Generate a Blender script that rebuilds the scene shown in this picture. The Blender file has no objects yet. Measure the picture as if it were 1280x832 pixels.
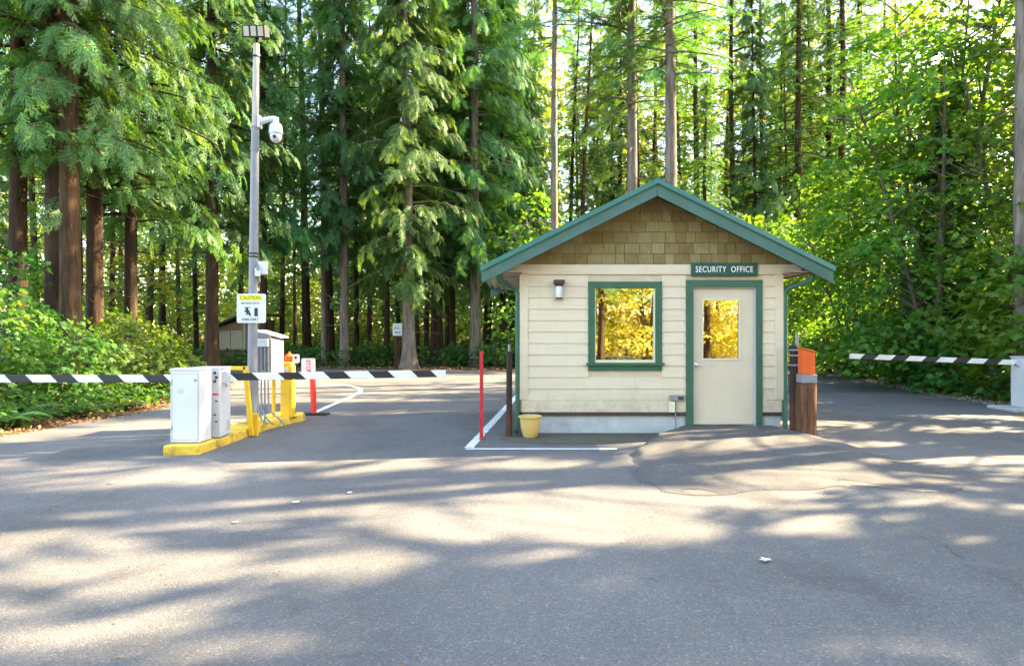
import bpy, math, random
import numpy as np
from mathutils import Vector

SC = bpy.context.scene
COL = SC.collection
RNG = np.random.default_rng(7)
random.seed(7)
H = 1.5                      # eye height above the asphalt
F = 853.3                    # focal length in photograph pixels

def gp(px, d): return (px - 640) / F * d
def gz(py, d): return H - (py - 416) / F * d

# sun: low, from the right and a little beyond the booth
EL = math.radians(33)
SH = Vector((0.944, 0.330)).normalized()
SUN = Vector((SH.x * math.cos(EL), SH.y * math.cos(EL), math.sin(EL)))

# ------------------------------------------------------------------ tagging
def tag(o, label=None, cat=None, group=None, kind=None):
    if label: o['label'] = label
    if cat: o['category'] = cat
    if group: o['group'] = group
    if kind: o['kind'] = kind
    return o

def thing(name, loc, label, cat, group=None, rz=0.0):
    o = bpy.data.objects.new(name, None); COL.objects.link(o)
    o.empty_display_size = 0.2
    o.location = loc; o.rotation_euler = (0, 0, rz)
    return tag(o, label, cat, group)

def wloc(o):
    v = Vector((0, 0, 0))
    while o is not None:
        v += o.location; o = o.parent
    return v

def link_mesh(name, me, mats, parent=None):
    o = bpy.data.objects.new(name, me); COL.objects.link(o)
    for m in (mats if isinstance(mats, (list, tuple)) else [mats]): me.materials.append(m)
    if parent is not None: o.parent = parent
    return o

def bev(o, w=0.006, n=2):
    m = o.modifiers.new('Bevel', 'BEVEL'); m.width = w; m.segments = n
    m.limit_method = 'ANGLE'; m.angle_limit = math.radians(40)
    return o

class MB:
    """collects boxes, tubes and prisms in world coordinates; build() links ONE mesh"""
    def __init__(s): s.v = []; s.f = []; s.mi = []; s.sm = []; s.m = 0; s.smooth = False
    def add(s, vs, fs):
        b = len(s.v); s.v += [tuple(p) for p in vs]
        for f in fs: s.f.append([b + i for i in f]); s.mi.append(s.m); s.sm.append(s.smooth)
        return s
    def box(s, x0, x1, y0, y1, z0, z1):
        return s.add([(x0,y0,z0),(x1,y0,z0),(x1,y1,z0),(x0,y1,z0),(x0,y0,z1),(x1,y0,z1),(x1,y1,z1),(x0,y1,z1)],
                     [(3,2,1,0),(4,5,6,7),(0,1,5,4),(1,2,6,5),(2,3,7,6),(3,0,4,7)])
    def prism(s, poly, y0, y1):
        """poly in x,z extruded along y"""
        n = len(poly)
        return s.add([(x,y0,z) for x,z in poly] + [(x,y1,z) for x,z in poly],
                     [tuple(range(n))[::-1], tuple(range(n, 2*n))] + [(i,(i+1)%n,n+(i+1)%n,n+i) for i in range(n)])
    def slab(s, poly, z0, z1):
        n = len(poly)
        return s.add([(x,y,z0) for x,y in poly] + [(x,y,z1) for x,y in poly],
                     [tuple(range(n))[::-1], tuple(range(n, 2*n))] + [(i,(i+1)%n,n+(i+1)%n,n+i) for i in range(n)])
    def tube(s, pts, rad, n=12, caps=True):
        pts = [Vector(p) for p in pts]
        if not isinstance(rad, (list, tuple)): rad = [rad] * len(pts)
        vs = []; ref = None
        for i, p in enumerate(pts):
            t = (pts[min(i+1, len(pts)-1)] - pts[max(i-1, 0)]).normalized()
            if ref is None: ref = Vector((1,0,0)) if abs(t.x) < .8 else Vector((0,1,0))
            a = (ref - t * ref.dot(t)).normalized(); ref = a; b = t.cross(a)
            for k in range(n):
                an = 2*math.pi*k/n
                vs.append(p + (a*math.cos(an) + b*math.sin(an)) * rad[i])
        fs = [(i*n+k, i*n+(k+1)%n, (i+1)*n+(k+1)%n, (i+1)*n+k) for i in range(len(pts)-1) for k in range(n)]
        if caps: fs += [tuple(range(n))[::-1], tuple((len(pts)-1)*n+k for k in range(n))]
        return s.add(vs, fs)
    def lathe(s, cx, cy, prof, n=24):
        vs = []; 
        for r, z in prof:
            for k in range(n): vs.append((cx + r*math.cos(2*math.pi*k/n), cy + r*math.sin(2*math.pi*k/n), z))
        fs = [(i*n+k, i*n+(k+1)%n, (i+1)*n+(k+1)%n, (i+1)*n+k) for i in range(len(prof)-1) for k in range(n)]
        fs += [tuple(range(n))[::-1], tuple((len(prof)-1)*n+k for k in range(n))]
        return s.add(vs, fs)
    def build(s, name, mats, parent=None, smooth=False):
        o0 = wloc(parent) if parent is not None else Vector((0,0,0))
        me = bpy.data.meshes.new(name)
        me.from_pydata([(x-o0.x, y-o0.y, z-o0.z) for x,y,z in s.v], [], s.f)
        me.polygons.foreach_set('material_index', s.mi)
        me.polygons.foreach_set('use_smooth', [bool(smooth or q) for q in s.sm])
        if smooth: me.set_sharp_from_angle(angle=math.radians(40))
        me.update()
        return link_mesh(name, me, mats, parent)

def np_mesh(name, V, T, smooth=False):
    me = bpy.data.meshes.new(name)
    n, m = len(V), len(T)
    me.vertices.add(n); me.vertices.foreach_set('co', np.ascontiguousarray(V, dtype=np.float32).ravel())
    k = T.shape[1]
    me.loops.add(m*k); me.loops.foreach_set('vertex_index', np.ascontiguousarray(T, dtype=np.int32).ravel())
    me.polygons.add(m); me.polygons.foreach_set('loop_start', np.arange(0, m*k, k, dtype=np.int32))
    me.polygons.foreach_set('loop_total', np.full(m, k, dtype=np.int32))
    if smooth: me.polygons.foreach_set('use_smooth', np.ones(m, dtype=bool))
    me.update(calc_edges=True); me.validate()
    return me

# ------------------------------------------------------------------ materials
class NT:
    def __init__(s, name):
        s.mat = bpy.data.materials.new(name); s.mat.use_nodes = True
        s.t = s.mat.node_tree; s.t.nodes.clear()
        s.out = s.n('ShaderNodeOutputMaterial')
    def n(s, typ, **kw):
        nd = s.t.nodes.new(typ)
        for k, v in kw.items(): setattr(nd, k, v)
        return nd
    def l(s, a, b): s.t.links.new(a, b)
    def val(s, sock, v):
        if hasattr(v, 'is_linked'): s.l(v, sock)
        else: sock.default_value = v
    def noise(s, scale, detail=4, rough=.55, coord=None, dim='3D'):
        nd = s.n('ShaderNodeTexNoise'); nd.inputs['Scale'].default_value = scale
        nd.inputs['Detail'].default_value = detail; nd.inputs['Roughness'].default_value = rough
        if coord is not None: s.l(coord, nd.inputs['Vector'])
        return nd.outputs['Fac']
    def obj(s): return s.n('ShaderNodeTexCoord').outputs['Object']
    def pos(s): return s.n('ShaderNodeNewGeometry').outputs['Position']
    def mapping(s, v, scale=(1,1,1), loc=(0,0,0), rot=(0,0,0)):
        m = s.n('ShaderNodeMapping'); s.l(v, m.inputs['Vector'])
        m.inputs['Scale'].default_value = scale; m.inputs['Location'].default_value = loc; m.inputs['Rotation'].default_value = rot
        return m.outputs['Vector']
    def ramp(s, fac, stops):
        r = s.n('ShaderNodeValToRGB'); s.l(fac, r.inputs['Fac'])
        e = r.color_ramp.elements
        while len(e) < len(stops): e.new(0.5)
        for q, (p, c) in zip(e, stops):
            q.position = p
            q.color = (c, c, c, 1) if isinstance(c, (int, float)) else (*c, 1)
        return r.outputs['Color']
    def mix(s, fac, a, b, mode='MIX'):
        m = s.n('ShaderNodeMix', data_type='RGBA', blend_type=mode)
        s.val(m.inputs[0], fac)
        for sock, v in ((m.inputs[6], a), (m.inputs[7], b)):
            if isinstance(v, tuple): sock.default_value = (*v, 1)
            else: s.l(v, sock)
        return m.outputs[2]
    def math(s, op, a, b=0.0, c=None):
        m = s.n('ShaderNodeMath', operation=op)
        s.val(m.inputs[0], a); s.val(m.inputs[1], b)
        if c is not None: s.val(m.inputs[2], c)
        return m.outputs[0]
    def bump(s, h, strength=.3, dist=.01):
        b = s.n('ShaderNodeBump'); s.l(h, b.inputs['Height'])
        b.inputs['Strength'].default_value = strength; b.inputs['Distance'].default_value = dist
        return b.outputs['Normal']
    def pbr(s, color, rough=.6, metal=0., normal=None, spec=.5):
        p = s.n('ShaderNodeBsdfPrincipled')
        if isinstance(color, tuple): p.inputs['Base Color'].default_value = (*color, 1)
        else: s.l(color, p.inputs['Base Color'])
        s.val(p.inputs['Roughness'], rough); p.inputs['Metallic'].default_value = metal
        p.inputs['Specular IOR Level'].default_value = spec
        if normal is not None: s.l(normal, p.inputs['Normal'])
        s.l(p.outputs[0], s.out.inputs['Surface'])
        return s.mat

def simple(name, col, rough=.55, metal=0., var=.12, scale=6., bump=0., spec=.4, dirt=None, dirt_amt=.35):
    """painted or plain surface with mild unevenness, optional stains"""
    t = NT(name); c = t.obj()
    n1 = t.noise(scale, 5, .6, c)
    a = tuple(x*(1-var) for x in col); b = tuple(min(1, x*(1+var)) for x in col)
    colr = t.ramp(n1, [(.3, a), (.7, b)])
    if dirt:
        n2 = t.ramp(t.noise(scale*.6, 8, .7, t.mapping(c, loc=(3.1, 7.7, 1.3))), [(.52, 0.), (.68, dirt_amt)])
        colr = t.mix(n2, colr, dirt)
    nm = t.bump(t.noise(scale*14, 3, .5, c), bump, .004) if bump else None
    return t.pbr(colr, rough, metal, nm, spec)

def leaf_mat(name, cols, transl=.4, rough=.5, hue=.025, val=.25, clump=.5, tcol=None, wave=.35):
    """foliage: each leaf its own tint, each plant its own shade, translucent"""
    t = NT(name)
    g = t.n('ShaderNodeNewGeometry'); oi = t.n('ShaderNodeObjectInfo')
    base = t.ramp(g.outputs['Random Per Island'], [(i/(len(cols)-1), c) for i, c in enumerate(cols)])
    nz = t.noise(wave, 2, .5, g.outputs['Position'])
    hs = t.n('ShaderNodeHueSaturation'); t.l(base, hs.inputs['Color'])
    t.l(t.math('MULTIPLY_ADD', oi.outputs['Random'], hue*2, .5-hue), hs.inputs['Hue'])
    v = t.math('MULTIPLY_ADD', oi.outputs['Random'], val, 1-val/2)
    v2 = t.math('MULTIPLY_ADD', nz, clump*2, 1-clump)
    t.l(t.math('MULTIPLY', v, v2), hs.inputs['Value'])
    c = hs.outputs['Color']
    d = t.n('ShaderNodeBsdfDiffuse'); t.l(c, d.inputs['Color'])
    tr = t.n('ShaderNodeBsdfTranslucent')
    t.l(t.mix(1.0, c, tcol or (1.9, 1.6, .5), 'MULTIPLY'), tr.inputs['Color'])
    m = t.n('ShaderNodeMixShader'); m.inputs[0].default_value = transl
    t.l(d.outputs[0], m.inputs[1]); t.l(tr.outputs[0], m.inputs[2])
    gl = t.n('ShaderNodeBsdfGlossy'); gl.inputs['Roughness'].default_value = rough; gl.inputs['Color'].default_value = (1,1,1,1)
    m2 = t.n('ShaderNodeMixShader'); m2.inputs[0].default_value = .015
    t.l(m.outputs[0], m2.inputs[1]); t.l(gl.outputs[0], m2.inputs[2])
    t.l(m2.outputs[0], t.out.inputs['Surface'])
    return t.mat

def bark_mat(name, dark, light, scale=9, moss=None):
    t = NT(name); c = t.obj()
    cs = t.mapping(c, scale=(scale, scale, scale*.13))
    n1 = t.noise(1.0, 6, .65, cs)
    colr = t.ramp(n1, [(.32, dark), (.62, light)])
    n3 = t.noise(.7, 3, .5, c)
    colr = t.mix(t.ramp(n3, [(.45, 0.), (.75, .5)]), colr, tuple(x*.6 for x in light))
    if moss:
        colr = t.mix(t.ramp(t.noise(1.6, 5, .6, c), [(.5, 0.), (.7, .6)]), colr, moss)
    return t.pbr(colr, .9, 0, t.bump(n1, .8, .04), .15)

M = {}
def asphalt(name, dark, light, patch=True):
    t = NT(name); p = t.pos()
    fine = t.noise(95, 3, .75, p)
    v = t.n('ShaderNodeTexVoronoi', feature='F1'); v.inputs['Scale'].default_value = 88; t.l(p, v.inputs['Vector'])
    stone = t.n('ShaderNodeSeparateColor'); t.l(v.outputs['Color'], stone.inputs[0])
    st = t.ramp(stone.outputs[0], [(0.0, .5), (.5, .92), (.86, 1.12), (.93, 1.6), (1.0, 2.4)])
    big = t.noise(.35, 5, .6, p)
    base = t.ramp(big, [(.3, dark), (.7, light)])
    streak = t.noise(1.0, 5, .6, t.mapping(p, scale=(.9, .12, 1)))
    base = t.mix(t.ramp(streak, [(.45, 0.), (.72, .45)]), base, tuple(x*.72 for x in dark))
    base = t.mix(t.ramp(t.noise(2.3, 6, .7, t.mapping(p, loc=(5, 2, 0))), [(.55, 0.), (.7, .35)]), base, (light[0]*1.25, light[1]*1.17, light[2]*1.02))
    col = t.mix(1.0, base, st, 'MULTIPLY')
    col = t.mix(.6, col, t.mix(1.0, base, t.ramp(fine, [(.25, .45), (.75, 1.6)]), 'MULTIPLY'))
    stain = t.noise(.55, 6, .62, t.mapping(p, loc=(2.7, 8.1, 0), scale=(1., .8, 1)))
    col = t.mix(t.ramp(stain, [(.54, 0.), (.66, .5)]), col, t.mix(1., col, (.5, .5, .5), 'MULTIPLY'))
    oil = t.noise(1.9, 3, .5, t.mapping(p, loc=(.4, 3.3, 0)))
    col = t.mix(t.ramp(oil, [(.70, 0.), (.76, .55)]), col, (.035,.035,.037))
    # hairline cracking in wandering bands
    v2 = t.n('ShaderNodeTexVoronoi', feature='DISTANCE_TO_EDGE'); v2.inputs['Scale'].default_value = .8
    wob = t.n('ShaderNodeTexNoise'); wob.inputs['Scale'].default_value = 2.2; wob.inputs['Detail'].default_value = 5; t.l(p, wob.inputs['Vector'])
    t.l(t.mix(.28, p, wob.outputs['Color'], 'ADD'), v2.inputs['Vector'])
    cr = t.ramp(v2.outputs['Distance'], [(0.0, 1.), (.006, 0.)])
    cr = t.math('MULTIPLY', cr, t.ramp(t.noise(.3, 2, .5, t.mapping(p, loc=(9, 4, 0))), [(.54, 0.), (.62, .3)]))
    col = t.mix(cr, col, (.02, .02, .02))
    h = t.math('ADD', t.math('MULTIPLY', v.outputs['Distance'], -1.0), fine)
    return t.pbr(col, .86, 0, t.bump(h, .55, .008), .25)

M['asphalt'] = asphalt('worn_asphalt', (.114,.110,.107), (.166,.158,.149))
M['asphalt_new'] = asphalt('newer_asphalt', (.078,.078,.084), (.105,.103,.105))
M['asphalt_ramp'] = asphalt('ramp_asphalt', (.088,.085,.083), (.130,.123,.116))
M['paint_line'] = simple('road_paint', (.72,.72,.68), .7, 0, .1, 12, .3, dirt=(.2,.2,.2), dirt_amt=.5)
M['seam'] = simple('crack_fill', (.075,.072,.062), .9, 0, .4, 30)

def ground_mat():
    t = NT('forest_floor'); p = t.pos()
    n1 = t.noise(.5, 6, .65, p); n2 = t.noise(28, 5, .8, p)
    base = t.ramp(n1, [(.3, (.06,.036,.02)), (.5, (.12,.07,.038)), (.72, (.05,.06,.018))])
    col = t.mix(1., base, t.ramp(n2, [(.25, .4), (.75, 1.8)]), 'MULTIPLY')
    return t.pbr(col, .95, 0, t.bump(n2, .8, .03), .1)
M['ground'] = ground_mat()

def cream_mat():
    t = NT('cream_siding_paint'); c = t.pos()
    col = t.ramp(t.noise(2.4, 5, .6, t.mapping(c, scale=(.5, 1, 3))), [(.3, (.60,.50,.35)), (.7, (.67,.565,.41))])
    drip = t.noise(1., 6, .7, t.mapping(c, scale=(9, 9, .7)))          # faint run marks
    col = t.mix(t.ramp(drip, [(.54, 0.), (.74, .28)]), col, (.42,.35,.25))
    z = t.n('ShaderNodeSeparateXYZ'); t.l(c, z.inputs[0])              # splash-back dirt on the lowest boards
    spl = t.math('MULTIPLY', t.ramp(z.outputs['Z'], [(.28, .75), (.75, 0.)]), t.ramp(t.noise(7, 6, .75, c), [(.35, 0.), (.65, 1.)]))
    col = t.mix(spl, col, (.33,.28,.20))
    return t.pbr(col, .62, 0, t.bump(t.noise(1., 4, .6, t.mapping(c, scale=(6, 6, 90))), .12, .003), .3)
M['cream'] = cream_mat()
M['green'] = simple('green_trim_paint', (.034,.102,.058), .5, 0, .16, 4, .1, dirt=(.055,.125,.08), dirt_amt=.4)
M['rake'] = simple('slate_green_paint', (.060,.132,.105), .55, 0, .14, 3, .1, dirt=(.045,.085,.07), dirt_amt=.5)
M['teal_metal'] = simple('teal_roof_metal', (.022,.145,.125), .35, 0, .08, 3, 0, .6)
M['tan'] = simple('tan_soffit_paint', (.50,.38,.22), .7, 0, .07, 3, .1)
M['soffit'] = simple('pinkish_soffit_board', (.26,.2,.16), .7, 0, .1, 5, .1)
M['brown'] = simple('dark_brown_trim', (.06,.032,.026), .6, 0, .2, 8)
M['concrete'] = simple('concrete_footing', (.42,.43,.43), .85, 0, .12, 5, .3, dirt=(.3,.3,.29), dirt_amt=.5)
M['door'] = simple('cream_door_paint', (.58,.49,.36), .45, 0, .05, 2, .05, dirt=(.36,.30,.22), dirt_amt=.45)
M['sash'] = simple('cream_vinyl_frame', (.66,.6,.42), .4, 0, .04, 4)
M['metal'] = simple('brushed_metal', (.6,.6,.6), .3, .9, .08, 10)
M['galv'] = simple('galvanised_grey', (.22,.22,.235), .55, .15, .12, 7, .1, dirt=(.2,.2,.21), dirt_amt=.4)
M['beigepole'] = simple('beige_pole_paint', (.42,.38,.32), .55, 0, .1, 6)
M['white'] = simple('white_enamel', (.60,.61,.63), .38, 0, .04, 3, 0, .5, dirt=(.5,.49,.45), dirt_amt=.35)
M['louvre'] = simple('cream_louvre', (.47,.44,.37), .55, 0, .06, 5)
M['greywhite'] = simple('light_grey_panel', (.5,.51,.53), .45, 0, .06, 5)
M['yellow'] = simple('worn_yellow_paint', (.80,.48,.022), .5, 0, .08, 6, .15, dirt=(.25,.15,.04), dirt_amt=.45)
M['kerb_yellow'] = simple('kerb_yellow_paint', (.72,.47,.05), .75, 0, .15, 6, .4, dirt=(.08,.065,.04), dirt_amt=.85)
M['red'] = simple('red_plastic', (.70,.035,.025), .45, 0, .1, 5)
M['darkred'] = simple('deep_red_stake', (.42,.02,.025), .5, 0, .15, 6)
M['orange'] = simple('orange_box_paint', (.66,.095,.008), .5, 0, .1, 6, .1, dirt=(.45,.13,.04), dirt_amt=.5)
M['black'] = simple('black_rubber', (.02,.02,.022), .7, 0, .2, 8)
M['ink'] = simple('black_lettering', (.03,.035,.045), .7)
M['teal_ink'] = simple('faded_teal_lettering', (.08,.16,.17), .7)
M['sign_green'] = simple('dark_green_sign', (.010,.062,.048), .5, 0, .1, 5)
M['letter'] = simple('pale_lettering', (.78,.80,.74), .6)
M['signyellow'] = simple('sign_yellow', (.78,.70,.03), .5)
M['olive'] = simple('olive_outline', (.20,.18,.03), .6)
M['pot'] = simple('glazed_yellow_pot', (.62,.42,.13), .3, 0, .08, 5, 0, .6, dirt=(.35,.2,.06), dirt_amt=.4)
M['soil'] = simple('potting_soil', (.05,.035,.025), .95, 0, .4, 30, .6)
M['lampglass'] = simple('frosted_lamp_glass', (.72,.70,.62), .2)
M['lens'] = simple('lamp_lens', (.45,.42,.33), .15, 0, .1, 20)
M['shedwood'] = simple('tan_shed_boards', (.22,.155,.09), .75, 0, .15, 4)
M['shedpanel'] = simple('pale_notice_panel', (.33,.285,.19), .6)
M['roofdark'] = simple('dark_shed_roof', (.08,.06,.045), .8)
M['room'] = simple('interior_paint', (.55,.46,.32), .8)
M['leaflitter'] = simple('dry_leaf', (.25,.13,.06), .9, 0, .5, 3)
M['paleleaf'] = simple('pale_fallen_leaf', (.62,.6,.5), .8, 0, .2, 9)
M['gravel'] = simple('grey_gravel', (.3,.29,.27), .9, 0, .35, 2)

def rust_mat():
    t = NT('rusty_brown_pipe'); c = t.pos()
    n = t.noise(7, 6, .7, c)
    z = t.n('ShaderNodeSeparateXYZ'); t.l(c, z.inputs[0])
    col = t.ramp(n, [(.35, (.010,.008,.008)), (.65, (.032,.015,.011))])
    f = t.math('MULTIPLY', t.ramp(z.outputs['Z'], [(.0, .8), (.75, 0.)]), t.ramp(n, [(.35, .3), (.6, 1.)]))
    return t.pbr(t.mix(f, col, (.16,.04,.02)), .6, .2, t.bump(n, .3, .01), .4)
M['rust'] = rust_mat()

def log_mat():
    t = NT('weathered_log'); c = t.obj()
    n = t.noise(1., 6, .7, t.mapping(c, scale=(26, 26, 2.2)))
    col = t.ramp(n, [(.3, (.045,.02,.012)), (.7, (.21,.10,.055))])
    col = t.mix(t.ramp(t.noise(3.2, 5, .65, t.mapping(c, scale=(1.5,1.5,.8), loc=(2.2,.3,.1))), [(.52, 0.), (.68, .55)]), col, (.10,.12,.02))
    return t.pbr(col, .9, 0, t.bump(n, .9, .03), .15)
M['log'] = log_mat()

def arm_mat():
    t = NT('striped_arm_paint'); c = t.n('ShaderNodeSeparateXYZ'); t.l(t.obj(), c.inputs[0])
    q = t.math('ADD', c.outputs['X'], t.math('MULTIPLY', c.outputs['Z'], 1.0))
    fr = t.math('FRACT', t.math('DIVIDE', q, .60))
    s = t.math('LESS_THAN', fr, .46)
    n = t.noise(9, 5, .6, t.obj())
    col = t.mix(s, t.ramp(n, [(.3, (.66,.66,.66)), (.7, (.8,.8,.8))]), (.02,.021,.024))
    return t.pbr(col, .45, 0, None, .4)
M['arm'] = arm_mat()

def glass_mat():
    t = NT('reflective_window_glass')
    g = t.n('ShaderNodeBsdfGlossy'); g.inputs['Roughness'].default_value = .012; g.inputs['Color'].default_value = (1, .97, .86, 1)
    tr = t.n('ShaderNodeBsdfTransparent'); tr.inputs['Color'].default_value = (.75,.72,.6,1)
    # panes are never quite flat
    b = t.bump(t.noise(1.1, 1, .5, t.obj()), .02, .03); t.l(b, g.inputs['Normal'])
    m = t.n('ShaderNodeMixShader'); m.inputs[0].default_value = .58
    t.l(tr.outputs[0], m.inputs[1]); t.l(g.outputs[0], m.inputs[2]); t.l(m.outputs[0], t.out.inputs['Surface'])
    return t.mat
M['glass'] = glass_mat()

def shingle_mat():
    t = NT('stained_cedar_shingles'); g = t.n('ShaderNodeNewGeometry')
    c = t.obj()
    n = t.noise(1., 5, .6, t.mapping(c, scale=(40, 40, 5)))
    base = t.ramp(g.outputs['Random Per Island'], [(0, (.175,.125,.045)), (.5, (.22,.165,.065)), (1, (.265,.21,.10))])
    col = t.mix(.5, base, t.mix(1., base, t.ramp(n, [(.3, .6), (.7, 1.35)]), 'MULTIPLY'))
    col = t.mix(t.ramp(t.noise(1.3, 4, .6, c), [(.5, 0.), (.68, .45)]), col, (.27,.25,.14))
    return t.pbr(col, .8, 0, t.bump(n, .4, .006), .2)
M['shingle'] = shingle_mat()

M['bark_dark'] = bark_mat('dark_cedar_bark', (.016,.010,.006), (.065,.040,.024))
M['bark_red'] = bark_mat('red_brown_cedar_bark', (.028,.016,.009), (.10,.058,.032))
M['bark_grey'] = bark_mat('grey_fir_bark', (.085,.066,.05), (.25,.205,.165), 11)
M['bark_maple'] = bark_mat('maple_bark', (.07,.055,.04), (.20,.17,.12), 8, (.09,.10,.03))

M['cedar'] = leaf_mat('cedar_spray', [(.042,.135,.048), (.078,.19,.058), (.13,.25,.065)], .48)
M['fir'] = leaf_mat('fir_needles', [(.04,.12,.042), (.07,.17,.05), (.12,.22,.055)], .46)
M['maple'] = leaf_mat('maple_leaf', [(.06,.15,.018), (.10,.21,.025), (.17,.27,.035)], .5)
M['maple_sun_tint'] = leaf_mat('sun_tinted_maple_leaf', [(.42,.47,.09), (.58,.59,.14), (.68,.64,.22)], .5, clump=.2)  # maple leaf with sunlit brightness painted into its colour, for the window reflection
M['shrub'] = leaf_mat('shrub_leaf', [(.035,.115,.022), (.06,.17,.028), (.11,.235,.038)], .45)
M['salal'] = leaf_mat('dark_understory_leaf', [(.03,.085,.02), (.055,.13,.028), (.085,.17,.035)], .38)
M['sunfir'] = leaf_mat('sun_tinted_conifer_spray', [(.06,.14,.035), (.11,.20,.045), (.19,.25,.05)], .5)  # conifer spray with the sunlit tone painted into its colour
M['fern'] = leaf_mat('fern_frond', [(.045,.11,.03), (.07,.14,.04), (.10,.17,.06)], .35)
M['farleaf'] = leaf_mat('far_sun_tinted_leaf', [(.11,.205,.028), (.18,.26,.035), (.28,.31,.05)], .5, clump=.35)  # yellow glow of backlit foliage put partly into the leaf colour

# ------------------------------------------------------------------ foliage geometry
def norm(a): return a / np.maximum(np.linalg.norm(a, axis=-1, keepdims=True), 1e-9)

def place(T, Tf, P, D, N, S):
    """copies of a template (y along D, z along N) at points P with sizes S"""
    D = norm(D); X = norm(np.cross(D, N)); Z = np.cross(X, D)
    V = P[:, None, :] + S[:, None, None] * (T[None, :, 0:1]*X[:, None, :] + T[None, :, 1:2]*D[:, None, :] + T[None, :, 2:3]*Z[:, None, :])
    n, k = len(P), len(T)
    Fc = Tf[None] + (np.arange(n)*k)[:, None, None]
    return V.reshape(-1, 3), Fc.reshape(-1, Tf.shape[1])

def frond_template(pairs=8, width=.05, spread=.34, droop=.22, ang=48):
    V, Fc = [], []
    a0 = math.radians(ang)
    def blade(p, d, L, w):
        b = len(V); s = np.array([-d[1], d[0], 0])
        for q in (p - s*w*.5, p + s*w*.5, p + d*L):
            V.append([q[0], q[1], -droop*q[1]**2 - .25*abs(q[0])**1.5])
        Fc.append([b, b+1, b+2])
    for i in range(pairs):
        t = (i+.6)/(pairs+.4)
        L = spread*(1-t)**.7*(.55+.45*min(1, t*5)) + .05
        for sgn in (-1, 1):
            a = a0*(1-.35*t) + random.uniform(-.14, .14)
            blade(np.array([0, t*.92 + sgn*.02, 0]), np.array([sgn*math.sin(a), math.cos(a), 0]), L*random.uniform(.8, 1.15), width)
    blade(np.array([0, .0, 0]), np.array([0, 1., 0]), 1.0, width*.8)
    return np.array(V, float), np.array(Fc, int)
def feather_template(pairs=7, width=.05, spread=.42, droop=.45, ang=44, sub=2, seed=1):
    """flat two-level spray: an axis, side branchlets, and fine blades on each"""
    r = random.Random(seed); V, Fc = [], []
    def blade(p, d, L, w):
        b = len(V); s = np.array([-d[1], d[0]])
        for q in (p - s*w*.5, p + s*w*.5, p + d*L): V.append([q[0], q[1], -droop*q[1]**2 - .35*abs(q[0])**1.4])
        Fc.append([b, b+1, b+2])
    rot = lambda d, a: np.array([d[0]*math.cos(a)-d[1]*math.sin(a), d[0]*math.sin(a)+d[1]*math.cos(a)])
    y_ = np.array([0., 1.])
    for i in range(pairs):
        t = (i+.5)/(pairs+.6)
        L0 = spread*(1-t)**.75*(.45+.55*min(1, t*4))+.07
        for sg in (-1, 1):
            L = L0*r.uniform(.65, 1.2); a = math.radians(ang)*(1.1-.45*t)+r.uniform(-.2, .2)
            d = rot(y_, -sg*a); p = np.array([r.uniform(-.02, .02), t*.95+sg*.025])
            blade(p, d, L, width)
            for k in range(sub):
                u = (k+.8)/(sub+1); s2 = 1 if (k+i) % 2 else -1
                blade(p+d*L*u, rot(d, s2*r.uniform(.5, .9)), L*r.uniform(.32, .5)*(1.2-u*.5), width*.8)
    blade(np.zeros(2), y_, 1.03, width*.7)
    return np.array(V, float), np.array(Fc, int)
FR_SHADE = frond_template(9, .10, .40, .34, 42)
FR_CEDAR = feather_template(7, .058, .42, .50, 44, 2, 1)
FR_FIR = feather_template(7, .055, .34, .22, 54, 2, 2)

def leaf_template():
    out = [(0,0),(.42,.02),(.30,.28),(.56,.52),(.22,.58),(0,1),(-.22,.58),(-.56,.52),(-.30,.28),(-.42,.02)]
    V = [(0,.36,.03)] + [(x, y, -.22*abs(x) - .10*y*y) for x, y in out]
    return np.array(V, float), np.array([(0, i+1, (i+1) % 10 + 1) for i in range(10)], int)
LEAF = leaf_template()
DIA = (np.array([(0,0,0),(.36,.45,-.08),(0,1,-.05),(-.36,.45,-.08)], float), np.array([(0,1,2),(0,2,3)], int))

def tubes_np(paths, radii, n=5):
    """many tapered tubes at once -> quads"""
    V, Q = [], []; b = 0
    for pts, rad in zip(paths, radii):
        pts = np.asarray(pts, float); k = len(pts)
        tan = norm(np.gradient(pts, axis=0))
        ref = np.where(np.abs(tan[:, 2:3]) > .85, np.array([[1., 0, 0]]), np.array([[0, 0, 1.]]))
        a = norm(np.cross(tan, ref)); c = np.cross(tan, a)
        an = np.linspace(0, 2*np.pi, n, endpoint=False)
        ring = pts[:, None] + np.asarray(rad)[:, None, None]*(a[:, None]*np.cos(an)[None, :, None] + c[:, None]*np.sin(an)[None, :, None])
        V.append(ring.reshape(-1, 3))
        i = np.arange(k-1)[:, None]*n; j = np.arange(n)[None]
        Q.append(np.stack([i+j, i+(j+1) % n, i+n+(j+1) % n, i+n+j], -1).reshape(-1, 4) + b); b += k*n
    return np.concatenate(V), np.concatenate(Q)

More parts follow.
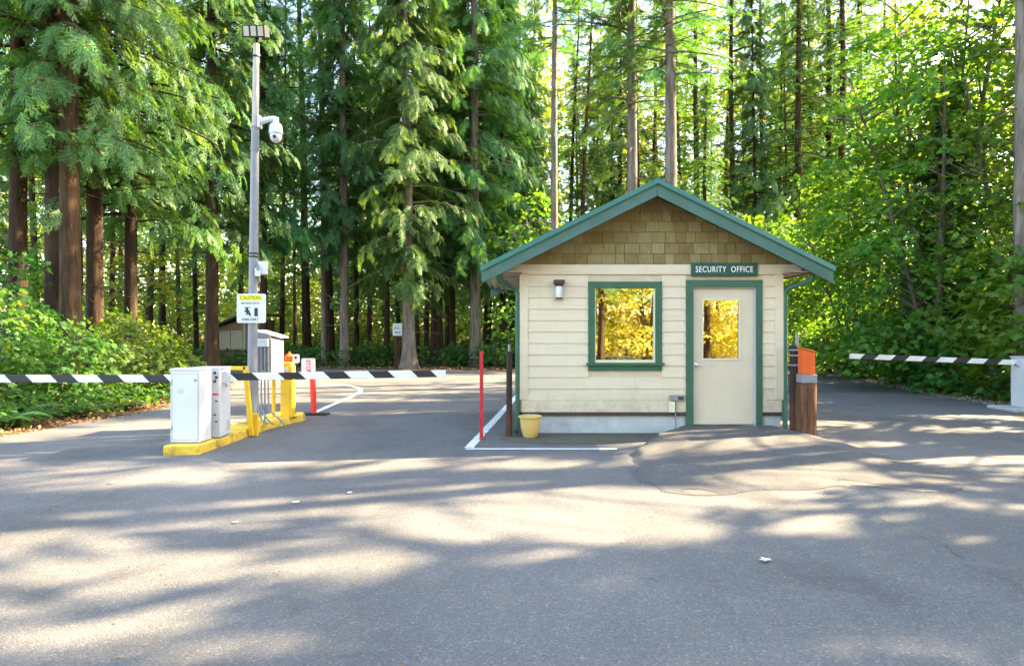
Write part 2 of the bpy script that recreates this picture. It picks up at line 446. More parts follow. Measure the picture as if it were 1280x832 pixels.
def trunk_np(rng, Ht, r, lean=(0, 0), n=14, flare=1.5, wob=.06):
    zs = np.concatenate([[-.3, 0, .15, .4, .9], np.linspace(1.8, Ht, 12)])
    t = np.clip(zs/Ht, 0, 1)
    rad = r*(1-.88*t**1.1)*(1 + (flare-1)*np.exp(-np.maximum(zs, 0)/.45))
    ph = rng.uniform(0, 6.28, 2)
    cx = lean[0]*zs + wob*np.sin(zs*.5+ph[0])*t; cy = lean[1]*zs + wob*np.sin(zs*.43+ph[1])*t
    an = np.linspace(0, 2*np.pi, n, endpoint=False)
    fl = 1 + (.16*np.sin(an*5+ph[0])[None] + .07*np.sin(an*8+ph[1])[None])*(.25+np.exp(-np.maximum(zs, 0)/.8))[:, None]
    V = np.stack([cx[:, None]+rad[:, None]*np.cos(an)*fl, cy[:, None]+rad[:, None]*np.sin(an)*fl, np.repeat(zs[:, None], n, 1)], -1).reshape(-1, 3)
    k = len(zs); i = np.arange(k-1)[:, None]*n; j = np.arange(n)[None]
    Q = np.stack([i+j, i+(j+1) % n, i+n+(j+1) % n, i+n+j], -1).reshape(-1, 4)
    axis = lambda h: (np.interp(h, zs, cx), np.interp(h, zs, cy))
    return V, Q, axis

# gaps cut into the crowns to shape the sun patches: ground spots (x, y, half x, half y) the sun reaches
SPOTS = [(5.2,11.4,1.1,.22), (7.0,10.6,1.0,.25), (3.2,8.1,.9,.16), (2.9,6.9,.8,.16), (1.9,8.3,.5,.12), (8.3,12.2,.9,.2), (.65,5.55,1.0,.75), (-.55,6.6,.95,.35), (-.75,5.45,.85,.28), (.2,7.75,1.3,.22), (-2.3,5.95,.95,.24), (-3.5,4.95,.75,.22),
         (-1.9,3.3,1.1,.22), (-1.6,4.35,1.0,.16), (2.2,6.3,.55,.45), (2.5,5.15,.5,.16), (5.5,8.1,1.4,.32), (5.0,9.3,1.2,.22), (6.4,7.1,.9,.3),
         (-5.0,17.4,4.6,.50), (-4.3,15.2,3.4,.34), (3.0,9.2,.55,.15), (-7.2,9.6,.9,.3), (2.5,8.7,.9,.16), (2.1,7.4,.8,.2), (3.4,7.7,.5,.3), (-.6,18.8,2.4,.4),
         (2.6,8.5,.7,.14), (2.3,7.5,.8,.2), (3.4,8.9,.5,.1), (3.6,6.9,.5,.2), (4.0,5.9,.4,.12), (-3.3,6.75,.8,.13)]
def sun_keep(V3, rng, soft=.35):
    """V3: world centroids of leaves; False where a leaf would shut one of the gaps"""
    g = V3[:, :2] - (V3[:, 2:3]/SUN.z)*np.array([[SUN.x, SUN.y]])
    keep = np.ones(len(V3), bool)
    for x, y, a, b in SPOTS:
        e = ((g[:, 0]-x)/(a+.3))**2 + ((g[:, 1]-y)/(b+.17))**2
        keep &= e > 1 + soft*rng.normal(size=len(V3))
    return keep

def conifer(rng, Ht, r, h0, Lmax, nb, nf, fl, tmpl, a=.12, b=.42, lean=(0, 0), flare=1.5, prof=.75, dead=14, low=.0, dens_top=1.0):
    """-> trunk (V,Q), crown groups P,D,N,S ; crown of drooping sprays on whorled limbs"""
    V, Q, axis = trunk_np(rng, Ht, r, lean, flare=flare)
    u = (np.arange(nb)+rng.uniform(0, 1, nb))/nb
    h = h0 + (Ht-.3-h0)*u**dens_top
    az = np.arange(nb)*2.39996 + rng.normal(0, .6, nb)
    q = (Ht-h)/(Ht-h0)
    L = Lmax*(np.clip(q, .03, 1)**prof)*(.30+.95*rng.uniform(0, 1, nb)**.8)*np.where(u < .12, .75, 1.)
    cx, cy = axis(h)
    out = np.stack([np.cos(az), np.sin(az), np.zeros(nb)], -1)
    side = np.stack([-np.sin(az), np.cos(az), np.zeros(nb)], -1)
    bb = b*rng.uniform(.6, 1.4, nb); aa = a + rng.normal(0, .16, nb)
    def pt(t):   # t (nb,k)
        rr = L[:, None]*t; z = h[:, None] + L[:, None]*(aa[:, None]*t - bb[:, None]*t**2 + .12*np.maximum(t-.75, 0))
        sw = .10*L[:, None]*np.sin(t*3+az[:, None])
        return np.stack([cx[:, None]+0*z, cy[:, None]+0*z, z], -1) + rr[..., None]*out[:, None] + sw[..., None]*side[:, None]
    ts = np.linspace(0, .95, 5)[None].repeat(nb, 0)
    bp = pt(ts)
    br = np.clip(.012+.011*L, .01, .06)
    paths = [bp[i] for i in range(nb)]; rads = [br[i]*np.array([1, .8, .6, .4, .15]) for i in range(nb)]
    for i in range(dead):   # bare snags below the crown
        hh = rng.uniform(max(1.2, h0*.25), h0+1.0); aa_ = rng.uniform(0, 6.28); ll = rng.uniform(.3, 1.5)
        x, y = axis(hh); d = np.array([math.cos(aa_), math.sin(aa_), rng.uniform(-.35, .15)])
        p0 = np.array([x, y, hh]); paths.append(np.array([p0, p0+d*ll*.5, p0+d*ll+np.array([0, 0, -.1*ll])])); rads.append(np.array([.018, .012, .004]))
    bV, bQ = tubes_np(paths, rads, 4)
    TV = np.concatenate([V, bV]); TQ = np.concatenate([Q, bQ+len(V)])
    t = np.clip((np.arange(nf)[None]+rng.uniform(0, 1, (nb, nf)))/nf*.92+.10, 0, 1)
    P = pt(t); tang = norm(pt(np.clip(t+.03, 0, 1.03)) - pt(t-.03))
    sg = np.where((np.arange(nf) % 2)[None] == 0, 1., -1.)*rng.uniform(.35, 1.1, (nb, nf))
    D = tang + sg[..., None]*side[:, None]*(1.05-t[..., None]*.6) + np.array([0, 0, -1.])*(b*.9*rng.uniform(.2, 1.3, (nb, nf)))[..., None]
    N = np.array([0, 0, 1.]) + .45*out[:, None] + rng.normal(0, .45, (nb, nf, 3))
    P = P + rng.normal(0, .09, P.shape)
    S = fl*rng.uniform(.65, 1.25, (nb, nf))*(.55+.45*np.clip(L, .3, 2.5)/2.5)[:, None]*(1.15-.35*t)
    P = P.reshape(-1, 3); D = D.reshape(-1, 3); N = N.reshape(-1, 3); S = S.reshape(-1)
    return (TV, TQ), place(tmpl[0], tmpl[1], P, D, N, S), (P + norm(D)*S[:, None]*.5, len(tmpl[1]))

def filt(crown, cen, base, rng, rz=0.0):
    """drop whole sprays standing in the sun gaps"""
    (V, T), (C, k) = crown, cen
    c, s = math.cos(rz), math.sin(rz)
    W = np.stack([C[:, 0]*c-C[:, 1]*s+base[0], C[:, 0]*s+C[:, 1]*c+base[1], C[:, 2]+base[2]], -1)
    keep = sun_keep(W, rng)
    return V, T.reshape(-1, k, 3)[keep].reshape(-1, 3)

def compact(V, T):
    u, inv = np.unique(T.ravel(), return_inverse=True)
    return V[u], inv.reshape(T.shape)

def leafy(rng, plates, leaf, size, per, flat=.13, tilt=.55, lt=LEAF):
    """plates: list (center xyz, radius, outward xy) of leaf layers -> sprays of leaves"""
    Ps, Ds, Ns, Ss = [], [], [], []
    for (c, R, o) in plates:
        n = max(6, int(per*R*R*rng.uniform(.75, 1.25)))
        ang = rng.uniform(0, 6.283, n); rr = R*np.sqrt(rng.uniform(0, 1, n))*(1+.22*np.sin(ang*3+rng.uniform(0, 6)))
        o3 = np.array([o[0], o[1], 0.])
        up = norm(np.array([0, 0, 1.]) + o3*tilt*rng.uniform(.4, 1.3) + rng.normal(0, .1, 3))
        a = norm(np.cross(up, np.array([.3, .9, .1]))); b = np.cross(up, a)
        x = rr*np.cos(ang); y = rr*np.sin(ang)
        P = c + x[:, None]*a + y[:, None]*b + up*(rng.normal(0, flat*R, n) - .22*rr**2/R)[:, None]
        Ps.append(P)
        Ds.append((x[:, None]*a + y[:, None]*b)/R + o3*.6 + rng.normal(0, .45, (n, 3)) + np.array([0, 0, -.25]))
        Ns.append(up + rng.normal(0, .33, (n, 3)))
        Ss.append(size*rng.uniform(.6, 1.25, n))
    P = np.concatenate(Ps); D = np.concatenate(Ds); N = np.concatenate(Ns); S = np.concatenate(Ss)
    return place(lt[0], lt[1], P, D, N, S), (P, len(lt[1]))

def maple(rng, Ht, r, R, h0, nplates, size=.17, per=70, stems=3, lean=(0, 0), lt=LEAF, tilt=.55, prad=(.45, .95)):
    """broadleaf: several leaning stems, limbs reaching to layered plates of leaves"""
    paths, rads = [], []
    st = []
    for k in range(stems):
        a = rng.uniform(0, 6.283); sp = rng.uniform(.10, .3) if stems > 1 else .03
        top = np.array([math.cos(a)*sp*Ht + lean[0]*Ht, math.sin(a)*sp*Ht + lean[1]*Ht, Ht*rng.uniform(.75, 1.)])
        ts = np.linspace(0, 1, 8)[:, None]
        base = np.array([math.cos(a)*r*.8, math.sin(a)*r*.8, -.2])
        p = base + (top-base)*np.concatenate([ts**1.25, ts**1.25, ts], 1) + np.array([.12, .1, 0])*np.sin(ts*5+a)*ts
        paths.append(p); rads.append(r*(1-.85*ts[:, 0])*(1 if k == 0 else .75)*(1+.35*np.exp(-ts[:, 0]*12))); st.append(p)
    plates = []
    for i in range(nplates):
        u = rng.uniform(0, 1); zz = h0 + (Ht*1.02-h0)*u
        prof = math.sin(math.pi*min(1, .18+.80*u))**.6
        a = rng.uniform(0, 6.283); rr = R*prof*math.sqrt(rng.uniform(.12, 1.))
        s = st[i % stems]; sx = np.interp(zz, s[:, 2], s[:, 0])*.7; sy = np.interp(zz, s[:, 2], s[:, 1])*.7
        c = np.array([sx + rr*math.cos(a), sy + rr*math.sin(a), zz])
        plates.append((c, rng.uniform(*prad)*(1.15-.4*u), (math.cos(a), math.sin(a))))
        if i % 2 == 0:
            zb = max(.3, zz - rr*.45); p0 = np.array([np.interp(zb, s[:, 2], s[:, 0]), np.interp(zb, s[:, 2], s[:, 1]), zb])
            mid = p0*.5 + c*.5 + np.array([0, 0, .12*rr]); paths.append(np.array([p0, mid, c])); rads.append(np.array([.035, .02, .006])*(.5+r*3))
    TV, TQ = tubes_np(paths, rads, 7)
    crown, cen = leafy(rng, plates, None, size, per, tilt=tilt, lt=lt)
    return (TV, TQ), crown, cen

# ------------------------------------------------------------------ tree placing
N_TREE = {}
def put_tree(name, label, base, meshes, mats, group=None, rz=0., sc=1., cat='tree'):
    o = thing(name, base, label, cat, group, rz); o.scale = (sc, sc, sc)
    for nm, me, mt in zip(('trunk', 'crown'), meshes, mats):
        if me is None: continue
        c = bpy.data.objects.new(nm, me); COL.objects.link(c); c.parent = o
        if not me.materials: me.materials.append(None)
        c.material_slots[0].link = 'OBJECT'; c.material_slots[0].material = mt
    return o

def unique_tree(name, label, base, gen, mats, group=None, seed=0, cull=True, cat='tree'):
    rng = np.random.default_rng(seed)
    (TV, TQ), crown, cen = gen(rng)
    if cull: crown = compact(*filt(crown, cen, base, rng))
    return put_tree(name, label, base, (np_mesh(name+'_trunk', TV, TQ, True), np_mesh(name+'_crown', *crown)), mats, group, cat=cat)

# ================================================================== THE SETTING
def road_poly(name, pts, z, mat):
    me = bpy.data.meshes.new(name); me.from_pydata([(x, y, z) for x, y in pts], [], [tuple(range(len(pts)))]); me.update()
    return tag(link_mesh(name, me, mat), kind='structure')

# ground: one sheet to the horizon, gently uneven away from the road
def ground_h(x, y):
    d = np.maximum.reduce([np.maximum(-8.6-x, 0), np.maximum(x-11.5, 0), np.maximum(y-30, 0)])
    e = np.clip(d/6, 0, 1)
    return e*(.18*np.sin(x*.31+1)*np.sin(y*.27) + .12*np.sin(x*.9+y*.7))
xs = np.concatenate([[-400, -200, -120], np.linspace(-80, 80, 161), [120, 200, 400]])
ys = np.concatenate([[-400, -150, -80], np.linspace(-40, 100, 141), [150, 250, 500]])
gx, gy = np.meshgrid(xs, ys)
gv = np.stack([gx.ravel(), gy.ravel(), ground_h(gx, gy).ravel()-.012], -1)
i = np.arange(len(ys)-1)[:, None]*len(xs); j = np.arange(len(xs)-1)[None]
gq = np.stack([i+j, i+j+1, i+j+1+len(xs), i+j+len(xs)], -1).reshape(-1, 4)
tag(link_mesh('ground', np_mesh('ground', gv, gq, True), M['ground']), kind='structure')

def wavy(pts, amp=.07, step=.4, seed=1):
    r = random.Random(seed); out = []
    for (a, b) in zip(pts[:-1], pts[1:]):
        n = max(1, int(math.dist(a, b)/step))
        for k in range(n):
            t = k/n; out.append((a[0]+(b[0]-a[0])*t + r.uniform(-amp, amp), a[1]+(b[1]-a[1])*t + r.uniform(-amp, amp)))
    return out + [pts[-1]]
left_edge = [(-9.5, -26), (-8.1, 0), (-7.55, 7.5), (-7.35, 9.84), (-6.95, 13.8), (-7.2, 17), (-8.6, 21), (-11.5, 24.2), (-17, 26.6), (-30, 28.6)]
far_edge = [(-30, 33.5), (-20, 31.2), (-13.5, 29.6), (-9, 28.6), (-1.4, 27.6), (5, 27.9), (11.2, 27.6)]
right_edge = [(11.6, 26), (11.0, 21), (10.3, 17.3), (9.95, 13.6), (10.4, 10.5), (12.5, 8), (18, 6), (26, 5), (26, -4), (15, -8), (11, -26)]
EDGE_L = wavy(left_edge, seed=2); EDGE_F = wavy(far_edge, seed=3); EDGE_R = wavy(right_edge, seed=4)
road_poly('road', EDGE_L + EDGE_F + EDGE_R, 0.0, M['asphalt'])
# newer asphalt laid further up the exit lane
road_poly('road_resurfaced', wavy([(4.9, 26.8), (4.9, 17.0)], .01) + wavy([(4.9, 17.0), (10.15, 17.2)], .02) + wavy([(10.15, 17.2), (10.8, 21), (11.3, 26), (11, 27.2), (4.9, 27.2)], .04), .004, M['asphalt_new'])

def strip(name, path, w, z, mat, seed=0, ragged=.0):
    r = random.Random(seed); vs, fs = [], []
    P = [Vector((x, y)) for x, y in path]
    for k, p in enumerate(P):
        t = (P[min(k+1, len(P)-1)] - P[max(k-1, 0)]).normalized(); nrm = Vector((-t.y, t.x))
        a = w*.5 + r.uniform(-ragged, ragged); b = w*.5 + r.uniform(-ragged, ragged)
        vs += [(p.x+nrm.x*a, p.y+nrm.y*a, z), (p.x-nrm.x*b, p.y-nrm.y*b, z)]
    for k in range(len(P)-1): fs.append((2*k, 2*k+1, 2*k+3, 2*k+2))
    me = bpy.data.meshes.new(name); me.from_pydata(vs, [], fs); me.update()
    return tag(link_mesh(name, me, mat), kind='structure')
def dense(path, step=.12):
    out = []
    for a, b in zip(path[:-1], path[1:]):
        n = max(1, int(math.dist(a, b)/step)); out += [(a[0]+(b[0]-a[0])*k/n, a[1]+(b[1]-a[1])*k/n) for k in range(n)]
    return out + [path[-1]]
strip('road_line', dense([(-.60, 8.82), (1.36, 8.82)]), .09, .006, M['paint_line'], 1, .006)
strip('road_line', dense([(-.56, 8.9), (.13, 16.4)]), .12, .0065, M['paint_line'], 2, .006)
curve = [(-3.72, 12.75), (-3.76, 15.2), (-3.80, 16.4)]
for k in range(1, 13):
    a = k/12*1.75; curve.append((-5.9+2.1*math.cos(a*.9), 16.4+3.6*math.sin(a*.9)*1.05))
curve += [(-8.2, 21.3)]
strip('road_line', dense(curve, .2), .12, .006, M['paint_line'], 3, .006)
# ragged old seam across the right foreground, and a faint one on the left
seam = [(2.95, 5.55), (3.0, 5.1), (3.05, 4.75), (2.95, 4.45), (3.0, 4.1), (2.9, 3.75), (2.85, 3.4), (2.8, 3.0), (2.75, 2.4)]
strip('road_seam', wavy(seam, .018, .05, 5), .005, .004, M['seam'], 5, .004)
seam2 = [(-.25, 5.0), (-.32, 4.4), (-.30, 3.9), (-.42, 3.4), (-.5, 3.0), (-.55, 2.4)]
0 and strip('road_seam', wavy(seam2, .018, .05, 6), .003, .004, M['seam'], 6, .003)

def moss_mat():
    t = NT('mossy_dirt'); p = t.pos(); n = t.noise(4, 6, .7, p)
    col = t.ramp(n, [(.3, (.08,.08,.055)), (.55, (.13,.12,.09)), (.75, (.085,.095,.03))])
    col = t.mix(1., col, t.ramp(t.noise(80, 3, .7, p), [(.25, .5), (.75, 1.5)]), 'MULTIPLY')
    return t.pbr(col, .95, 0, t.bump(n, .3, .01), .1)
M['moss'] = moss_mat()
road_poly('mossy_asphalt', wavy([(-.15, 9.6), (.1, 9.3), (.9, 9.15), (1.7, 9.35), (2.3, 9.9), (2.6, 10.23)], .05, .1, 8)+[(.15, 10.235), (.12, 12.5), (-.05, 12.6), (-.1, 10.4)], .0035, M['moss'])
# asphalt ramp humped up to the office door
def ramp_h(x, y):
    y0 = 6.3 + .16*np.sin(x*2.3+.5) + .07*np.sin(x*6.1); top = np.clip((y-y0)/(9.75-y0), 0, 1); top = .118*(.35*top + .65*top*top*(3-2*top))
    lx = np.interp(y, [6.1, 6.8, 7.8, 8.9, 9.4, 10.3], [1.35, 1.22, 1.38, 1.62, 1.95, 2.50])
    rx = np.interp(y, [6.1, 6.6, 7.4, 8.6, 9.6, 10.3], [4.35, 4.55, 4.65, 4.62, 4.42, 4.25])
    lx = lx + .05*np.sin(y*5.1) + .03*np.sin(y*11.7); e = np.clip((x-lx)/.13, 0, 1); f = np.clip((rx-x)/.42, 0, 1)
    sm = lambda q: q*q*(3-2*q)
    return top*sm(e)*sm(f)
rx = np.linspace(1.1, 4.8, 120); ry = np.linspace(6.0, 10.236, 130)
RX, RY = np.meshgrid(rx, ry); RZ = ramp_h(RX, RY)
jit = (.004*np.sin(RX*9+RY*4)*np.sin(RY*7) + .006*np.sin(RX*2.7+1)*np.sin(RY*2.1)) * (RZ > .004)
rv = np.stack([RX.ravel(), RY.ravel(), (RZ+jit+.001).ravel()], -1)
i = np.arange(129)[:, None]*120; j = np.arange(119)[None]
rq = np.stack([i+j, i+j+1, i+j+121, i+j+120], -1).reshape(-1, 4)
rq = rq[(rv[rq][:, :, 2] > .0045).any(1)]
tag(link_mesh('asphalt_ramp', np_mesh('asphalt_ramp', *compact(rv, rq), True), M['asphalt_ramp']), kind='structure')

# ================================================================== SECURITY OFFICE
D0 = 10.24; S0 = F/D0
X = lambda px: (px-640)/S0
Z = lambda py: H-(py-416)/S0
x0, x1, yF, yB = X(652), X(976), D0, 13.5
xc = (x0+x1)/2
booth = thing('security_office', (xc, yF, 0), 'small cream security office with green trim and shingled gable', 'building')
b = MB(); b.box(x0+.01, X(862), yF+.005, yB, -.2, .262); b.box(X(949), x1-.01, yF+.005, yB, -.2, .262); b.box(X(862), X(949), yF+.13, yB, -.2, .09)
for px in (708, 772): b.box(X(px)-.004, X(px)+.004, yF+.0015, yF+.006, .0, .255)
bev(b.build('foundation', M['concrete'], booth), .006)
b = MB(); b.box(x0-.004, X(857)-.002, yF-.032, yF+.05, .262, .316); b.box(X(952)+.002, x1+.004, yF-.032, yF+.05, .262, .316)
b.box(x0-.03, x0+.05, yF+.052, yB, .262, .316); b.box(x1-.05, x1+.03, yF+.052, yB, .262, .316)
b.build('base_trim', M['brown'], booth)
# openings
wx0, wx1, wz0, wz1 = X(742), X(819.5), Z(453), Z(358.5)
dx0, dx1, dz0, dz1 = X(864), X(947), .10, Z(358)
b = MB()   # wall shell
for a in ((x0, wx0, .262, 2.53), (wx1, dx0, .262, 2.53), (dx1, x1, .262, 2.53), (wx0, wx1, .262, wz0), (wx0, wx1, wz1, 2.53), (dx0, dx1, dz1, 2.53)):
    b.box(a[0], a[1], yF, yF+.10, a[2], a[3])
b.box(x0, x0+.1, yF+.10, yB, .262, 2.53); b.box(x1-.1, x1, yF+.10, yB, .262, 2.53)
for a in ((x0+.1, 1.15, .262, 2.53), (2.35, x1-.1, .262, 2.53), (1.15, 2.35, .262, 1.05), (1.15, 2.35, 2.1, 2.53)):
    b.box(a[0], a[1], yB-.1, yB, a[2], a[3])
b.build('wall', M['room'], booth)
b = MB(); b.box(x0+.1, x1-.1, yF+.1, yB-.1, .10, .14); b.build('floor', M['shedwood'], booth)
b = MB(); b.box(x0+.1, x1-.1, yF+.1, yB-.1, 2.45, 2.5); b.build('ceiling', M['room'], booth)
b = MB(); b.box(1.0, 2.4, yB-.75, yB-.12, .86, .90); b.box(1.0, 1.04, yB-.75, yB-.12, .14, .86); b.box(2.36, 2.4, yB-.75, yB-.12, .14, .86)
b.build('counter', M['shedwood'], booth)
def back_window():
    b = MB(); a = (1.15, 2.35, 1.05, 2.1)
    b.box(a[0], a[1], yB-.13, yB-.04, a[2], a[2]+.05); b.box(a[0], a[1], yB-.13, yB-.04, a[3]-.05, a[3])
    b.box(a[0], a[0]+.05, yB-.13, yB-.04, a[2]+.05, a[3]-.05); b.box(a[1]-.05, a[1], yB-.13, yB-.04, a[2]+.05, a[3]-.05)
    b.box(1.73, 1.77, yB-.13, yB-.04, a[2]+.05, a[3]-.05)
    return b.build('back_window', M['brown'], booth)
back_window()
# lap siding: thin wedges, each board's foot proud of the one below
lap = MB(); e = .17; zb = .498; n_l = 11
def board(xa, xb, za, zt, proud=.024):
    lap.add([(xa, yF-proud, za), (xb, yF-proud, za), (xb, yF-.008, zt), (xa, yF-.008, zt), (xa, yF-.001, za), (xb, yF-.001, za), (xb, yF-.001, zt), (xa, yF-.001, zt)],
            [(0,1,2,3), (1,0,4,5), (0,3,7,4), (2,1,5,6), (3,2,6,7)])
tw0, tw1, td0, td1 = X(735), X(827), X(857), X(952)
tzb, tzt, dzt = Z(463), Z(352), Z(350)
cb = X(660)
for k in range(n_l):
    za, zt = zb+k*e, zb+(k+1)*e + (.0 if k < n_l-1 else 0)
    zt = min(zt, 2.374)
    segs = [(cb, x1-(cb-x0))]
    def cut(segs, a, b_):
        out = []
        for p, q in segs:
            if b_ <= p or a >= q: out.append((p, q)); continue
            if a > p: out.append((p, a))
            if b_ < q: out.append((b_, q))
        return out
    if zt > tzb+.005 and za < tzt-.005:
        if za < tzb-.01 : pass
        segs = cut(segs, tw0+.004, tw1-.004)
    if za < dzt: segs = cut(segs, td0+.004, td1-.004)
    for p, q in segs:
        jx = p + (q-p)*((k*.37+.21) % .8+.1)
        if q-p > 1.2 and k % 2: board(p, jx-.0015, za, zt); board(jx+.0015, q, za, zt)
        else: board(p, q, za, zt)
for p, q in ((x0-.002, td0), (td1, x1+.002)): 
    lap.box(p, q, yF-.028, yF-.001, .318, .496)
for xs_, sg in ((x0, -1), (x1, 1)):     # side walls, plain laps
    for k in range(11):
        za = .33+k*.186; y_a, y_b = yF+.09, yB
        xa_, xb_ = xs_+sg*.024, xs_+sg*.004
        lap.add([(xa_, y_a, za), (xa_, y_b, za), (xb_, y_b, za+.186), (xb_, y_a, za+.186), (xs_, y_a, za), (xs_, y_b, za)], [(0,1,2,3), (0,4,5,1)] if sg < 0 else [(3,2,1,0), (1,5,4,0)])
lap.build('siding', M['cream'], booth)
for xa_ in (x0-.03, x1-(cb-x0)):
    b = MB(); b.box(xa_, xa_+(cb-x0)+.03, yF-.031, yF-.0005, .499, 2.375)
    bev(b.build('corner_board', M['cream'], booth), .004)
for xs_ in (x0-.030, x1+.004):
    b = MB(); b.box(xs_, xs_+.026, yF+.0005, yF+.09, .318, 2.375); bev(b.build('corner_board', M['cream'], booth), .003)
# roof numbers
yR = D0-.45; SL = .4955; zA = 3.715; hw = 2.525
zr = lambda dx, off=0.: zA-off-SL*dx
# frieze board under the gable, running out to meet the rake
b = MB(); fz0, fz1 = 2.377, 2.522
xr = lambda z: (zA-.135-z)/SL
b.prism([(xc-xr(fz0), fz0), (xc+xr(fz0), fz0), (xc+xr(fz1), fz1), (xc-xr(fz1), fz1)], yF-.034, yF+.02)
b.build('frieze_board', M['tan'] if False else M['cream'], booth)
# gable shingles, course by course, clipped to the rake
b = MB(); r_ = random.Random(3)
hz = fz1+.003; row = 0; ex = .162
b.m = 0
b.prism([(xc-xr(fz1), fz1+.001), (xc+xr(fz1), fz1+.001), (xc, zA-.135)], yF-.004, yF+.09)
while hz < zA-.16:
    top = hz+ex+.0; half0 = xr(hz); half1 = max(.0, xr(top))
    x = xc-half0 - r_.uniform(0, .15)
    while x < xc+half0:
        w = r_.uniform(.13, .235); xa, xb = max(x, xc-half0), min(x+w-.006, xc+half0); x += w
        if xb-xa < .02: continue
        tz = lambda q: min(top, zA-.135-SL*abs(q-xc)-.002)
        za = hz + r_.uniform(-.004, .004); pr = .026 + r_.uniform(0, .005)
        ta, tb = tz(xa), tz(xb)
        if max(ta, tb) < za+.01: continue
        ta, tb = max(ta, za+.001), max(tb, za+.001)
        poly = [(xa, za), (xb, za), (xb, tb), (xa, ta)]
        mids = []
        if xa < xc < xb and tz(xc) < top: mids = [(xc, tz(xc))]
        P = [(xa, za), (xb, za), (xb, tb)] + mids + [(xa, ta)]
        m_ = len(P)
        yy = lambda z: yF-pr+(z-za)/ex*.016
        b.add([(px_, yy(pz_), pz_) for px_, pz_ in P] + [(px_, yF-.0045, pz_) for px_, pz_ in P],
              [tuple(range(m_))] + [(k, k+m_, (k+1) % m_+m_, (k+1) % m_) for k in range(m_)])
    hz = top; row += 1
b.build('gable_shingles', M['shingle'], booth)
# back gable wall
b = MB(); b.prism([(xc-1.943, 2.531), (xc+1.943, 2.531), (xc, zA-.14)], yB-.1, yB-.02); b.build('back_gable', M['cream'], booth)
# roof: metal skin over a tan deck
yE = yB+.45
b = MB()
for sg in (-1, 1):
    b.prism([(xc, zr(0, .05)), (xc+sg*2.44, zr(2.44, .05)), (xc+sg*2.44, zr(2.44, .11)), (xc, zr(0, .11))][::sg], yR+.034, yE)
b.build('roof_deck', M['tan'], booth)
b = MB()
b.prism([(xc-hw-.012, zr(hw+.012, .05)), (xc-hw-.012, zr(hw+.012)), (xc, zA), (xc+hw+.012, zr(hw+.012)), (xc+hw+.012, zr(hw+.012, .05)), (xc, zA-.05)], yR-.03, yE)
b.prism([(xc-hw-.016, zr(hw+.016, .075)), (xc-hw-.016, zr(hw+.016)-.003), (xc, zA-.003), (xc+hw+.016, zr(hw+.016)-.003), (xc+hw+.016, zr(hw+.016, .075)), (xc, zA-.075)], yR-.034, yR-.03)
roof = b.build('roof', M['teal_metal'], booth)
for sg in (-1, 1):
    for k in range(9):
        y = yR+.25+k*.44
        s_ = MB(); s_.prism([(xc+sg*.12, zr(.12, -.001)), (xc+sg*(hw), zr(hw, -.001)), (xc+sg*hw, zr(hw, -.026)), (xc+sg*.12, zr(.12, -.026))][::sg], y, y+.018)
        s_.build('standing_seam', M['teal_metal'], roof)
b = MB(); b.prism([(xc-.14, zr(.14)+.004), (xc, zA+.016), (xc+.14, zr(.14)+.004), (xc, zA+.004)], yR-.036, yE+.01); b.build('ridge_cap', M['teal_metal'], roof)
for sg in (-1, 1):
    b = MB(); b.prism([(xc+sg*.001, zA-.052), (xc+sg*hw, zr(hw, .052)), (xc+sg*hw, zr(hw, .25)), (xc+sg*.001, zA-.25)][::sg], yR, yR+.033)
    bev(b.build('rake_board', M['rake'], booth), .005)
    b = MB(); b.prism([(xc+sg*.001, zA-.052), (xc+sg*hw, zr(hw, .052)), (xc+sg*hw, zr(hw, .25)), (xc+sg*.001, zA-.25)][::sg], yE-.034, yE-.001)
    b.build('rake_board', M['rake'], booth)
    # boxed side eave: soffit, fascia, gutter, downspout
    xa, xb = sorted((xc+sg*1.945, xc+sg*2.23))
    b = MB(); b.box(xa, xb, yR+.036, yE-.036, 2.378, 2.392)
    so = b.build('soffit', M['soffit'], booth)
    b = MB(); xm = (xa+xb)/2
    b.lathe(xm, yR+.9, [(.045, 2.374), (.045, 2.3775)], 14); b.build('vent', M['brown'], so)
    xa, xb = sorted((xc+sg*2.232, xc+sg*2.25))
    b = MB(); b.box(xa, xb, yR+.036, yE-.036, 2.36, 2.455); b.build('fascia', M['brown'], booth)
    xa = xc+sg*2.252
    g = MB(); prof = [(xa, 2.375), (xa+sg*.075, 2.375), (xa+sg*.105, 2.455), (xa+sg*.097, 2.455), (xa+sg*.07, 2.383), (xa+sg*.008, 2.383), (xa+sg*.008, 2.455), (xa, 2.455)]
    g.prism(prof[::-sg] if sg > 0 else prof, yR+.06, yE-.05); gut = g.build('gutter', M['green'], booth)
    xd = x0-.036-.024 if sg < 0 else x1+.036+.024
    yd = yF-.012
    b = MB(); xg = xa+sg*.04
    b.tube([(xg, yR+.16, 2.372), (xg, yR+.16, 2.31), (xg-sg*.03, yR+.18, 2.265), (xd+sg*.06, yd-.03, 2.175), (xd+sg*.012, yd-.004, 2.14), (xd, yd, 2.08), (xd, yd, .12), (xd, yd-.012, .055), (xd+sg*.02, yd-.09, .035)], .036, 10)
    b.build('downspout', M['green'], booth, True)
